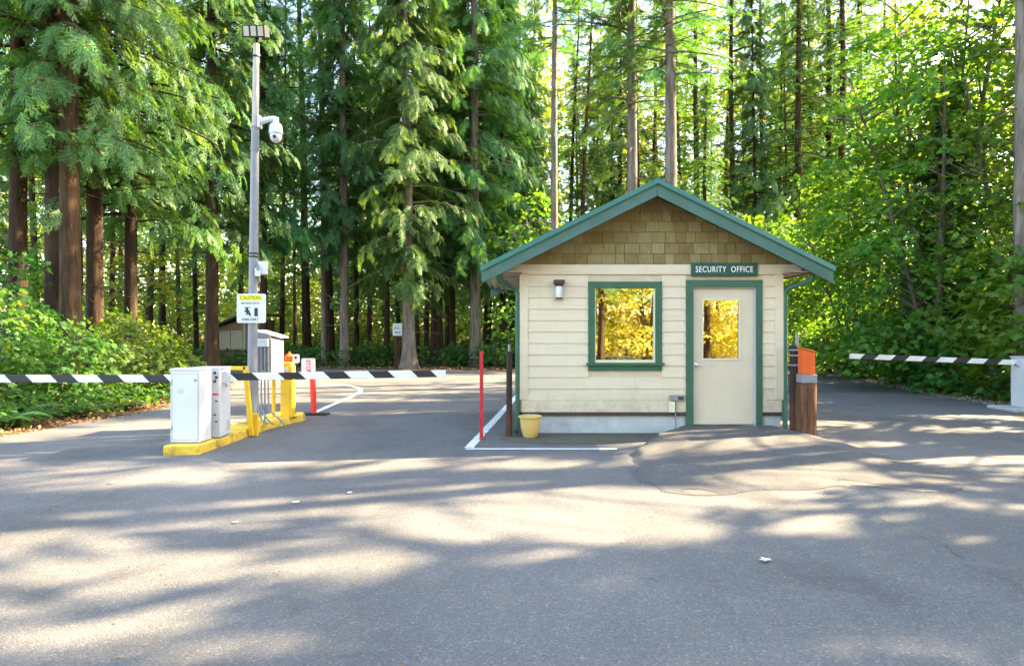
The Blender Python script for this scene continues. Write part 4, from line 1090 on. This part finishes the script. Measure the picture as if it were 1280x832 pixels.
text_mesh('lettering', 'STOP', .25, (qx+.005, ry0-.064, qz+.0), M['red'], sg_, width=.075, rot=-90, bold=.02)
b = MB(); b.box(qx-.06, qx+.08, ry0-.064, ry0-.0625, qz-.158, qz-.128); b.build('red_band', M['red'], sg_)

# notice board shelter far left
kx, ky = gp(296, 33), 33.0
sh = thing('notice_shelter', (kx, ky, 0), 'small wooden shelter with slanted brown roof beyond the entry lane', 'shed')
wl = .95
b = MB(); b.prism([(kx-wl, .0), (kx+wl+.3, .0), (kx+wl+.3, 2.15), (kx+.25, 2.15), (kx-wl, 1.75)], ky, ky+1.7); b.build('wall', M['shedwood'], sh)
for xa in (kx-.88, kx-.28): 
    b = MB(); b.box(xa, xa+.57, ky-.03, ky-.002, .72, 1.62); bev(b.build('panel', M['shedpanel'], sh), .01)
b = MB(); b.box(kx-.85, kx+.3, ky-.08, ky-.002, .60, .66); b.build('ledge', M['roofdark'], sh)
for xa in (kx+.32, kx+.55):
    b = MB(); b.box(xa, xa+.12, ky-.05, ky-.002, 0, 2.0); b.build('post', M['brown'] if xa > kx+.5 else M['shedpanel'], sh)
b = MB(); b.prism([(kx-1.15, 1.70), (kx-1.15, 1.78), (kx+.35, 2.42), (kx+1.6, 2.42), (kx+1.6, 2.34), (kx+.35, 2.34)], ky-.55, ky+2.0); b.build('roof', M['roofdark'], sh)

# white notice board on a short post by the leaning trunk
nx_, ny_ = gp(497, 29.3), 29.3
nb_ = thing('notice_sign', (nx_, ny_, 0), 'small white notice board with teal print on a cut stump post', 'sign')
b = MB(); b.tube([(nx_-.02, ny_+.12, -.1), (nx_, ny_+.12, 1.72)], [.17, .15], 12); b.build('stump_post', M['bark_red'], nb_, True)
b = MB(); z0_, z1_ = gz(419.5, ny_), gz(404, ny_); b.box(nx_-.20, nx_+.20, ny_-.06, ny_-.03, z0_, z1_); bev(b.build('board', M['white'], nb_), .006)
b = MB(); dz = z1_-z0_
for xa, xb, za, zb__ in ((-.12,-.06,.78,.82), (-.03,.06,.78,.82), (-.13,-.06,.55,.66), (-.02,.02,.55,.66), (.05,.1,.56,.64)):
    b.box(nx_+xa, nx_+xb, ny_-.064, ny_-.0605, z0_+dz*za, z0_+dz*zb__)
b.box(nx_-.05, nx_+.12, ny_-.064, ny_-.0605, z0_+dz*.22, z0_+dz*.30); b.prism([(nx_-.05, z0_+dz*.15), (nx_-.05, z0_+dz*.37), (nx_-.13, z0_+dz*.26)], ny_-.064, ny_-.0605)
b.build('lettering', M['teal_ink'], nb_)

# pale leaves lying on the asphalt
for k, (px, py, s, a, lab) in enumerate(((961, 704, .085, .3, 'large pale dry leaf lying alone on the asphalt before the ramp'),
                                  (440, 617, .06, 1.2, 'pale dry leaf on the asphalt left of the bright patch'), (298, 653, .05, 2.2, 'small pale leaf on the asphalt in front of the island'),
                                  (140, 605, .06, .6, 'pale dry leaf on the asphalt near the left lane'), (372, 628, .07, 2.8, 'curled pale leaf on the asphalt in the sunny streak'))):
    d = F*H/(py-416); V_ = LEAF[0]*s*np.array([1, 1, .7]); c_, s_ = math.cos(a), math.sin(a)
    V_ = np.stack([V_[:, 0]*c_-V_[:, 1]*s_, V_[:, 0]*s_+V_[:, 1]*c_, V_[:, 2]+s*.25], -1)
    o = link_mesh('fallen_leaf', np_mesh('fallen_leaf', V_, LEAF[1]), M['paleleaf']); o.location = (gp(px, d), d, .004)
    tag(o, lab, 'leaf', 'fallen leaves on the asphalt')

# ================================================================== TREES
def px_base(px, d): return (gp(px, d), d, float(ground_h(np.array(gp(px, d)), np.array(d))))

P_CED = dict(fl=.80, tmpl=FR_CEDAR, a=.16, b=.46)
P_FIR = dict(fl=.60, tmpl=FR_FIR, a=.10, b=.26)
def cedar_gen(Ht, r, h0, Lmax, nb=210, nf=17, **k):
    q = dict(P_CED); q.update(k); return lambda rng: conifer(rng, Ht, r, h0, Lmax, nb, nf, **q)
def fir_gen(Ht, r, h0, Lmax, nb=120, nf=16, **k):
    q = dict(P_FIR); q.update(k); return lambda rng: conifer(rng, Ht, r, h0, Lmax, nb, nf, **q)

# --- named trees that stand out, each with a shape of its own
CED, FIR = M['cedar'], M['fir']
bd, brd, bg, bm_ = M['bark_dark'], M['bark_red'], M['bark_grey'], M['bark_maple']
T = [
 # name, px, d, generator, bark, leaf, label
 ('cedar_tree', 22, 18.5, cedar_gen(26, .24, 6.2, 3.4, nb=130, nf=15, flare=1.2), bd, CED, 'dark cedar trunk nearest the left edge, bare below its boughs'),
 ('cedar_tree', 71, 17.6, cedar_gen(28, .30, 6.6, 3.6, nb=140, nf=15, flare=1.2), bd, CED, 'dark back trunk of the thick close pair of cedars above the bushes'),
 ('cedar_tree', 89, 16.9, cedar_gen(27, .25, 5.8, 3.7, nb=140, nf=15, flare=1.2, lean=(-.006, 0)), brd, CED, 'red-brown front trunk of the thick close pair of cedars above the bushes'),
 ('cedar_tree', 119, 19.5, cedar_gen(27, .24, 5.2, 3.8, nb=140, nf=15, flare=1.2), bd, CED, 'cedar with long blue-green drooping boughs, right of the close pair of trunks'),
 ('cedar_tree', 163, 20.5, cedar_gen(25, .19, 4.8, 3.9, nb=140, nf=15, flare=1.2), bd, CED, 'slender cedar whose feathery boughs hang left of the tall pole'),
 ('cedar_tree', 265, 25.5, cedar_gen(27, .24, 5.0, 3.6, nb=240, flare=2.0), bd, CED, 'dark cedar with wide flared foot in front of the wooden shelter'),
 ('cedar_tree', 329, 28.5, cedar_gen(26, .16, 4.8, 3.1, flare=1.4), bd, CED, 'dark cedar trunk right behind the tall camera pole'),
 ('cedar_tree', 405, 31.5, cedar_gen(22, .11, 5.5, 2.2, nb=90, nf=16, flare=1.3, lean=(-.012, 0)), bg, CED, 'thin pale leaning trunk just left of the straight grey trunk'),
 ('cedar_tree', 431, 30.5, cedar_gen(28, .21, 5.0, 3.1, nb=240, flare=1.35, lean=(-.007, 0)), bg, CED, 'straight lit grey trunk at the far road edge, above the striped arm'),
 ('cedar_tree', 512, 28.6, cedar_gen(27, .27, 3.4, 3.3, nb=260, nf=19, flare=1.65, lean=(-.014, 0)), bg, CED, 'leaning grey cedar with flared foot beside the white notice board'),
 ('cedar_tree', 546, 33.0, cedar_gen(28, .30, 4.2, 3.4, nb=240, flare=1.4), bd, CED, 'broad dark cedar trunk right of the flared leaning trunk'),
 ('cedar_tree', 594, 31.0, cedar_gen(29, .25, 4.4, 3.5, nb=260, nf=19, flare=1.5, lean=(-.004, 0)), bg, CED, 'tall cedar with greyish foot just left of the booth eave'),
 ('cedar_tree', 628, 33.5, cedar_gen(26, .17, 3.6, 3.1, nb=240, flare=1.3), bd, CED, 'dark cedar half hidden by the left end of the booth roof'),
 ('fir_tree', 693, 25.5, fir_gen(30, .15, 12.0, 2.4, nb=150, flare=1.2, dead=26), bg, FIR, 'tall slim bare grey trunk seen left above the roof slope'),
 ('fir_tree', 790, 22.0, fir_gen(30, .185, 8.6, 3.1, nb=240, flare=1.2, dead=20), bg, FIR, 'left of the two thick grey trunks rising behind the roof ridge'),
 ('fir_tree', 838, 20.5, fir_gen(30, .20, 9.2, 3.1, nb=240, flare=1.2, dead=22), bg, FIR, 'right and thicker of the two grey trunks rising behind the roof ridge'),
 ('spruce_tree', 882, 29.0, fir_gen(12.5, .16, .8, 2.5, nb=150, nf=16, fl=.5, b=.34, prof=.9, flare=1.2, dead=0), bd, M['fir'], 'dense dark blue-green young conifer behind the right roof slope'),
 ('fir_tree', 998, 36.0, fir_gen(29, .24, 6.0, 2.8, nb=220, flare=1.2, dead=24), brd, FIR, 'reddish trunk with sparse boughs left of the group of tall dark trunks'),
 ('fir_tree', 1036, 38.0, fir_gen(31, .24, 9.0, 2.6, nb=170, flare=1.2, dead=24), bd, FIR, 'first of the tall dark trunks above the maple right of the roof'),
 ('fir_tree', 1053, 36.5, fir_gen(31, .24, 10.0, 2.6, nb=170, flare=1.2, dead=24), brd, FIR, 'thickest red-brown trunk in the dark group above the maple'),
 ('fir_tree', 1074, 39.5, fir_gen(31, .27, 10.0, 2.6, nb=170, flare=1.2, dead=20), bd, FIR, 'rightmost tall dark trunk of the group above the maple'),
 ('fir_tree', 1279, 14.6, fir_gen(30, .20, 10.0, 2.6, nb=70, flare=1.15, dead=8), bg, FIR, 'thick pale grey trunk cut by the right edge of the picture'),
 ('cedar_tree', 1185, 19.5, cedar_gen(9.0, .12, .6, 2.3, nb=100, nf=20, flare=1.2, dead=0, prof=.85), bd, CED, 'young cedar with drooping dark sprays above the exit arm'),
 ('cedar_tree', 560, 42.0, cedar_gen(30, .2, 5.5, 3.4), bd, CED, 'tall cedar behind, filling the gap left of the roof'),
 ('cedar_tree', 660, 38.0, cedar_gen(16, .17, 1.6, 2.7, nb=220, flare=1.2), bd, CED, 'mid-height cedar with low boughs just above the left roof slope'),
]
for k, (nm, px, d, gen, bk, lf, lab) in enumerate(T):
    unique_tree(nm, lab, px_base(px, d), gen, (bk, lf), seed=100+k, cull=(px > 640))

# --- dark trunks of the wood behind: three shapes, copied
def proto(seed, gen):
    rng = np.random.default_rng(seed); (TV, TQ), crown, _ = gen(rng)
    return np_mesh('wood_trunk', TV, TQ, True), np_mesh('wood_crown', *crown)
PRO = [proto(1, fir_gen(27, .19, 9.0, 2.4, nb=95, nf=14, flare=1.3, dead=24)), proto(2, cedar_gen(25, .16, 7.5, 2.4, nb=95, nf=14, flare=1.3, dead=24)),
       proto(3, cedar_gen(27, .21, 7.0, 2.7, nb=100, nf=14, flare=1.4, dead=18)), proto(4, fir_gen(29, .22, 10.5, 2.5, nb=95, nf=14, flare=1.3, dead=24))]
PRO_R = [proto(5, fir_gen(27, .17, 3.0, 2.5, nb=150, nf=15, prof=.55, flare=1.2, dead=10)), proto(6, cedar_gen(25, .16, 4.0, 2.6, nb=150, nf=15, prof=.6, flare=1.2, dead=10)), PRO[0]]
r_ = random.Random(11)
wood_l = 'dark conifer trunk in the sunlit wood beyond the entry lane'
wood_r = 'slim conifer in the bright wood seen above the booth roof'
spots_l = [(384,36),(414,37),(446,39),(462,42),(484,36),(499,38),(522,34.5),(533,41),(566,36),(608,37),(640,40),
           (352,35),(369,42),(300,40),(246,38),(225,45),(203,37),(186,33),(150,42),(139,31),(100,36),(48,32),(8,36),(-14,28),(-30,40),(548,48),(425,47),(480,50),(320,49),(270,50),(590,50)]
spots_r = [(664,44),(706,40),(726,47),(746,42),(764,49),(776,40),(812,46),(858,50),(902,44),(918,38),(934,52),(952,43),(972,48),(1014,50),(1095,44),(1110,52),(1130,40),(1160,48),(1200,44),(720,34),(756,56),(800,37),(830,41),(872,37),(890,56),(946,36),(985,41),(1025,45),(1065,47),
           (700,56),(740,60),(780,62),(825,58),(850,63),(910,60),(960,60),(1000,58),(1040,62),(660,58),(640,52)]
def wood(spots, lab, grp, protos, leaf):
    for px, d in spots:
        me = r_.choice(protos)
        put_tree('conifer_tree', lab, px_base(px, d), me, (bd if r_.random() < .75 else brd, r_.choice(leaf)), grp, r_.uniform(0, 6.28), r_.uniform(.75, 1.15)).rotation_euler = (r_.gauss(0, .018), r_.gauss(0, .022), r_.uniform(0, 6.28))
wood(spots_l, wood_l, 'conifers in the wood beyond the entry lane', PRO + PRO_R[:2], [FIR, CED, CED])
wood(spots_r, wood_r, 'conifers behind the booth', PRO_R, [CED, M['sunfir'], M['sunfir']])

# --- broadleaf trees: right bank
MT = [
 ('maple_tree', (11.5, 18.4), (9.5, .12, 2.9, .9, 190), .175, 95, 'tall maple with bright layered leaves over the exit arm'),
 ('maple_tree', (13.0, 17.2), (10.5, .13, 3.2, .8, 210), .175, 90, 'big leafy maple with a bent slanting stem left of the grey trunk at the edge'),
 ('maple_tree', (13.4, 21.5), (12.5, .14, 3.4, 1.0, 220), .19, 80, 'tallest maple on the right, reaching the top of the picture'),
 ('maple_tree', (11.9, 23.5), (7.2, .10, 2.6, .5, 150), .18, 90, 'rounded dark green maple at the bend of the exit lane'),
 ('maple_tree', (11.6, 28.6), (6.0, .10, 2.6, .4, 110), .19, 80, 'leafy maple next to the booth gutter on the far side of the exit lane'),
 ('maple_tree', (16.5, 25.5), (14.0, .15, 3.6, 1.2, 210), .20, 70, 'pale green maple high behind the others on the right'),
 ('maple_tree', (11.0, 14.3), (4.2, .07, 1.6, .9, 60), .165, 110, 'low maple with pale hanging leaf layers by the right edge'),
 ('maple_tree', (1.6, 29.6), (7.2, .10, 2.6, .8, 100), .19, 75, 'bright leafy maple above the left roof slope'),
]
for k, (nm, xy, (Ht, r, R, h0, npl), sz, per, lab) in enumerate(MT):
    unique_tree(nm, lab, (xy[0], xy[1], 0), lambda rng: maple(rng, Ht, r, R, h0, npl, sz, per), (bm_, M['maple']), seed=300+k)

# --- shrubs, ferns and low growth on the verges
def shrub(xy, R, Ht, npl, label, mat, seed, size=.15, per=105, cull=False, cat='shrub', grp=None):
    rng = np.random.default_rng(seed)
    tr, crown, cen = maple(rng, Ht, .025, R, .15, npl, size, per, stems=5, prad=(.3, .6), tilt=.7)
    if cull: crown = compact(*filt(crown, cen, (*xy, 0), rng))
    o = thing('leafy_shrub', (*xy, 0), label, cat, grp)
    np_o = link_mesh('stem', np_mesh('stem', *tr, True), M['bark_maple'], o); link_mesh('foliage', np_mesh('foliage', *crown), mat, o)
    return o
shrub((-9.7, 11.8), 1.5, 2.35, 75, 'big pale green shrub at the left edge behind the striped arm', M['shrub'], 1, .12, 150)
shrub((-10.6, 14.0), 1.6, 2.3, 75, 'tall layered shrub under the close pair of cedar trunks', M['shrub'], 2)
shrub((-8.8, 13.6), 1.1, 1.6, 55, 'bushy mid-green shrub above the left striped arm', M['shrub'], 3, .11, 170)
shrub((-8.9, 16.4), 1.2, 1.6, 50, 'yellow-green shrub behind the white cabinets beside the lane', M['maple'], 4, .12, 140)
shrub((-10.6, 18.6), 1.4, 2.0, 50, 'sunlit shrub at the far end of the left verge', M['maple'], 5)
shrub((-12.3, 16.0), 1.7, 3.3, 70, 'shadowed tall shrub between cedar trunks on the left', M['shrub'], 6)
shrub((-13.2, 20.8), 1.6, 2.5, 55, 'light green sapling bush left of the shelter', M['maple'], 7)
for k, (x, y, R, h, lab) in enumerate(((10.9, 16.6, 1.0, 1.4, 'low shrub under the white hub end of the exit arm'), (11.3, 18.3, 1.1, 1.6, 'low shrub under the middle of the exit arm'), (11.6, 20.2, 1.1, 1.6, 'low shrub behind the tip of the exit arm'),
                                  (11.9, 22.8, .9, 1.1, 'low shrub on the bank between orange box and exit arm'), (12.3, 25.4, 1.0, 1.4, 'low shrub at the far bend near the orange box'), (11.4, 15.0, .9, 1.2, 'low leafy shrub behind the white gate cabinet'))):
    shrub((x, y), R, h, 26, lab, M['salal'] if k % 2 else M['shrub'], 20+k, .15, 110, True)
for k, (px, d, R, h, lab) in enumerate(((620, 29.5, 1.3, 1.5, 'dark green bush left of the rusty pipe post'), (646, 30.5, 1.3, 1.7, 'dark green bush behind the booth corner'), (570, 31.5, .9, .9, 'low bush at the foot of the broad dark trunk'),
                                  (455, 32.5, .9, .8, 'low bush between grey trunk and notice board'), (481, 31.5, .8, .8, 'low bush left of the notice board post'), (384, 33.5, .8, .7, 'low bush at the far road edge behind the red delineator'), (1000, 29.5, 1.2, 1.6, 'dark bush right behind the orange box'))):
    shrub((gp(px, d), d), R, h, 30, lab, M['salal'], 40+k, .17, 80)

def fern(xy, R, label, seed):
    rng = np.random.default_rng(seed); V, Fq = [], []
    for k in range(17):
        a = k*2.4+rng.uniform(-.3, .3); L = R*rng.uniform(.75, 1.15); up = rng.uniform(.55, 1.0)
        o = np.array([math.cos(a), math.sin(a), 0]); s = np.array([-math.sin(a), math.cos(a), 0])
        n = 22
        for q in range(1, n):
            t = q/n; c = o*L*t*.92 + np.array([0, 0, L*(up*t*1.15 - .95*t*t*up)]) ; w = L*.24*math.sin(math.pi*min(1, .12+.88*t))**.7*(1-t*.35)
            for sg in (-1, 1):
                b_ = len(V); tip = c + s*sg*w + o*w*.25 + np.array([0, 0, -.18*w])
                V += [c-o*.018*R*1.3, c+o*.018*R*1.3, tip]; Fq.append((b_, b_+1, b_+2))
    o_ = link_mesh('fern', np_mesh('fern', np.array(V), np.array(Fq)), M['fern']); o_.location = (*xy, .02)
    tag(o_, label, 'fern', 'ferns on the left verge')
for k, (x, y, R, lab) in enumerate(((-8.05, 10.9, .85, 'large arching fern under the left striped arm'), (-8.75, 10.5, .8, 'fern at the left edge above the bare brown soil'), (-7.75, 12.3, .6, 'small fern at the road edge below the left arm'),
                               (-7.6, 13.4, .55, 'small fern nearest the white cabinets on the left verge'), (-9.4, 11.0, .7, 'fern tucked against the pale shrub at the left edge'), (-8.6, 11.9, .75, 'fern in front of the bushy shrub on the left verge'))):
    fern((x, y), R, lab, 60+k)

def cover(name, pts, size, hmax, mat, lt=DIA, seed=0, cull=False):
    rng = np.random.default_rng(seed); n = len(pts)
    P = np.concatenate([pts, (ground_h(pts[:, 0], pts[:, 1]) + rng.uniform(.0, 1, n)**1.5*hmax)[:, None]], 1)
    D = np.concatenate([rng.normal(0, 1, (n, 2)), rng.uniform(-.2, .8, (n, 1))], 1); N = rng.normal(0, .45, (n, 3))+np.array([0, 0, 1.])
    V, T_ = place(lt[0], lt[1], P, D, N, size*rng.uniform(.5, 1.3, n))
    return tag(link_mesh(name, np_mesh(name, V, T_), mat), kind='stuff')
def along(edge, n, inn, out, seed, side):
    rng = np.random.default_rng(seed); E = np.array(edge); k = rng.integers(0, len(E)-1, n)
    seg = E[k+1]-E[k]; seg_l = np.linalg.norm(seg, axis=1); 
    nrm = np.stack([-seg[:, 1], seg[:, 0]], -1)/np.maximum(seg_l, 1e-6)[:, None]*side
    return E[k] + seg*rng.uniform(0, 1, n)[:, None] + nrm*(rng.uniform(inn, out, n))[:, None]
EL_ = [p for p in EDGE_L if p[1] > 6]; ER_ = [p for p in EDGE_R if 9 < p[1] < 27]
cover('ground_cover', along(EL_, 9000, .35, 2.6, 1, 1), .13, .35, M['shrub'], seed=1)
cover('ground_cover', along(ER_, 9000, .25, 2.2, 2, 1), .13, .40, M['shrub'], seed=2)
cover('leaf_litter', along(EL_, 7000, -.15, 1.6, 3, 1), .07, .03, M['leaflitter'], seed=3)
cover('leaf_litter', along(EDGE_F, 9000, -.12, 1.6, 4, 1), .09, .03, M['leaflitter'], seed=4)
cover('gravel', along(ER_, 6000, -.10, .45, 5, 1), .05, .02, M['gravel'], seed=5)
cover('leaf_litter', along(ER_, 2500, -.1, 1.0, 6, 1), .07, .03, M['leaflitter'], seed=6)
rng = np.random.default_rng(19)
def drift(n, x0_, x1_, y0_, y1_): return np.stack([rng.uniform(x0_, x1_, n), rng.uniform(y0_, y1_, n)], -1)
for nm_, pts_ in (('needle_litter', np.concatenate([drift(420, -.5, 4.5, 9.9, 10.2), drift(260, -4.5, -3.4, 8.2, 12.3), drift(700, -7, 8, 2.5, 12), along(EL_, 1800, -.9, .1, 31, 1), along(ER_, 1500, -.9, .1, 32, 1)])),):
    n_ = len(pts_); zz = np.where((pts_[:, 0] > 1.1) & (pts_[:, 0] < 4.8) & (pts_[:, 1] > 6) & (pts_[:, 1] < 10.3), ramp_h(pts_[:, 0], pts_[:, 1]), 0) + .011
    ok = ~((pts_[:, 0] > x0-.02) & (pts_[:, 0] < x1+.02) & (pts_[:, 1] > yF-.05)) & ~((pts_[:, 0] > -4.32) & (pts_[:, 0] < -3.55) & (pts_[:, 1] > 8.3) & (pts_[:, 1] < 12.1))
    P_ = np.concatenate([pts_, zz[:, None]], 1)[ok]; n_ = len(P_)
    tag(link_mesh(nm_, np_mesh(nm_, *place(DIA[0]*np.array([.55, 1, .3]), DIA[1], P_, np.concatenate([rng.normal(0, 1, (n_, 2)), np.zeros((n_, 1))], 1), np.tile([0, 0, 1.], (n_, 1))+rng.normal(0, .1, (n_, 3)), rng.uniform(.015, .045, n_))), M['leaflitter']), kind='stuff')
rng = np.random.default_rng(9)
# low green growth on the floor of the wood, in drifts
pts = np.stack([rng.uniform(-32, 26, 60000), rng.uniform(29.5, 47, 60000)], -1)
dr = np.sin(pts[:, 0]*.9+pts[:, 1]*.4)*np.sin(pts[:, 1]*.7-pts[:, 0]*.3) + rng.normal(0, .35, len(pts))
cover('undergrowth', pts[dr > .12], .24, .75, M['salal'], seed=10)

# sunlit far side of the wood: one mass of leaves
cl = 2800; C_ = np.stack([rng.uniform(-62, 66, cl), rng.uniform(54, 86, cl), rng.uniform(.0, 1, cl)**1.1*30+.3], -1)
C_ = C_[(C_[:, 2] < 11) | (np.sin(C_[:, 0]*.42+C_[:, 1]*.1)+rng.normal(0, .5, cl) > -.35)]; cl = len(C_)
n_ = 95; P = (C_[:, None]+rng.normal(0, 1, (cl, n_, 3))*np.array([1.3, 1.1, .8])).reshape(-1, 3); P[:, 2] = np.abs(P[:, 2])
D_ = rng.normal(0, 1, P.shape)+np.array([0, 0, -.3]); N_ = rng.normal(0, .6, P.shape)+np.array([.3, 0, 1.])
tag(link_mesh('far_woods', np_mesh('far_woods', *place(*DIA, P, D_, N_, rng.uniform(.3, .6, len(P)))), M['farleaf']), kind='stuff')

for k, (px, d, L_, a, lab) in enumerate(((470, 33.5, 3.2, .35, 'mossy fallen log lying among the trunks behind the notice board'), (360, 33.0, 2.6, -.5, 'dark fallen log behind the red delineator at the wood edge'), (575, 32.0, 2.0, .9, 'short fallen log near the foot of the broad dark trunk'))):
    x, y = gp(px, d), d; b = MB(); c_, s_ = math.cos(a)*L_/2, math.sin(a)*L_/2
    b.tube([(-c_, -s_, .14), (-c_*.3, -s_*.25, .17), (c_*.4, s_*.45, .16), (c_, s_, .2)], [.16, .17, .14, .11], 14)
    o = b.build('fallen_log', M['log'], None, True); o.location = (x, y, 0); tag(o, lab, 'log', 'fallen logs in the wood')

# --- bright saplings standing among the trunks
SAP = []
for s_ in range(2):
    rng_ = np.random.default_rng(800+s_); (TV, TQ), crown, _ = maple(rng_, 5.5, .05, 2.3, .3, 60, .26, 45, prad=(.5, 1.0))
    SAP.append((np_mesh('sapling_stem', TV, TQ, True), np_mesh('sapling_crown', *crown)))
for k, (px, d) in enumerate(((60,27),(135,34),(175,30),(215,46),(238,50),(300,48),(335,50),(362,47),(395,44),(425,48),(455,50),(480,47),(505,51),(535,46),(565,50),(598,47),(622,46),(100,44),(20,30),(690,36),(735,34),(765,38),(915,36),(960,33),(1010,36),(880,44),(820,42))):
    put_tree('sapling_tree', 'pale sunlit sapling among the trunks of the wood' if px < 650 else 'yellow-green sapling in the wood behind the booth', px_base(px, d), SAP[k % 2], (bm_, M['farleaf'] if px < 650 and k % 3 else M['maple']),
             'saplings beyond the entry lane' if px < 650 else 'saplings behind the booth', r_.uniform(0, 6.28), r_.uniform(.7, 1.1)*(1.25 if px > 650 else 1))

# --- trees round the open sides of the junction, out of the picture: they shade it and show in the glass
sh_lab = 'tall conifer beside the junction, beyond the right side of the view'
shade = [(13.4, 2.5), (16.2, 5.2), (13.2, 7.6), (17.2, 9.4), (14.3, 11.6), (18.6, 13.6), (16.2, 16.0), (20.5, 18.5), (19.4, 6.8), (21.5, 11.0), (19.0, 1.6), (15.4, -1.0), (21.6, 22.5), (18.4, 21.0), (23.5, 15.2), (22.5, 5.0)]
for k, (x, y) in enumerate(shade):
    gen = cedar_gen(r_.uniform(22, 28), .24, r_.uniform(1.5, 4.0), r_.uniform(3.2, 4.0), nb=110, nf=16, fl=.8, tmpl=FR_SHADE)
    unique_tree('conifer_tree', sh_lab, (x, y, 0), gen, (bd, CED), 'conifers beside the junction', seed=500+k)
PRM = []
for s in range(2):
    rng_ = np.random.default_rng(700+s); (TV, TQ), crown, _ = maple(rng_, 11, .16, 4.2, .5, 200, .17, 125)
    PRM.append((np_mesh('bank_trunk', TV, TQ, True), np_mesh('bank_crown', *crown)))
for k, (x, y) in enumerate(((-2.5, -15), (2.6, -17), (7.2, -15.5), (-7.5, -17), (11.5, -19), (0, -22), (5.5, -23), (-5, -22), (14.5, -15))):
    put_tree('maple_tree', 'sunlit maple across the road behind the viewpoint', (x, y, 0), PRM[k % 2], (bm_, M['maple_sun_tint'] if k not in (3, 5) else M['maple']), 'maples across the road', r_.uniform(0, 6.28), r_.uniform(.9, 1.2))

for k, (x, y) in enumerate(((4.35, -12.8), (9.9, -14.0), (1.2, -13.5), (7.9, -26), (13.0, -24))):
    put_tree('conifer_tree', 'tall conifer across the road behind the viewpoint', (x, y, 0), PRO_R[k % 2], (bd, CED), 'conifers across the road', k*1.3, 1.)

# ================================================================== LIGHT, SKY, CAMERA
w = bpy.data.worlds.new('World'); SC.world = w; w.use_nodes = True
nt = w.node_tree; bgn = nt.nodes['Background']
sky = nt.nodes.new('ShaderNodeTexSky'); sky.sky_type = 'NISHITA'; sky.sun_disc = False
sky.sun_elevation = EL; sky.sun_rotation = math.atan2(SUN.x, SUN.y); sky.dust_density = 1.5
wb = nt.nodes.new('ShaderNodeMix'); wb.data_type = 'RGBA'; wb.blend_type = 'MULTIPLY'; wb.inputs[0].default_value = 1; wb.inputs[7].default_value = (1.07, 1.0, .93, 1)
nt.links.new(sky.outputs[0], wb.inputs[6]); nt.links.new(wb.outputs[2], bgn.inputs[0]); bgn.inputs[1].default_value = .15
L = bpy.data.lights.new('sun', 'SUN'); L.energy = 5.0; L.angle = math.radians(.55); L.color = (1, .80, .50)
lo = bpy.data.objects.new('sun', L); COL.objects.link(lo); lo.rotation_euler = (-SUN).to_track_quat('-Z', 'Y').to_euler(); lo.location = (20, 10, 30)
cam = bpy.data.cameras.new('camera'); cam.sensor_width = 36; cam.lens = F/1280*36; cam.clip_end = 2000; cam.clip_start = .05
co = bpy.data.objects.new('camera', cam); COL.objects.link(co); co.location = (0, 0, H); co.rotation_euler = (math.radians(90), 0, 0); SC.camera = co
v = SC.view_settings; v.view_transform = 'Standard'; v.look = 'None'; v.gamma = 1; v.use_curve_mapping = False; v.exposure = 3.1
cy = SC.cycles
cy.use_denoising = True; cy.max_bounces = 7; cy.diffuse_bounces = 4; cy.glossy_bounces = 3; cy.transmission_bounces = 4; cy.transparent_max_bounces = 8
cy.sample_clamp_indirect = 6; cy.caustics_reflective = False; cy.caustics_refractive = False
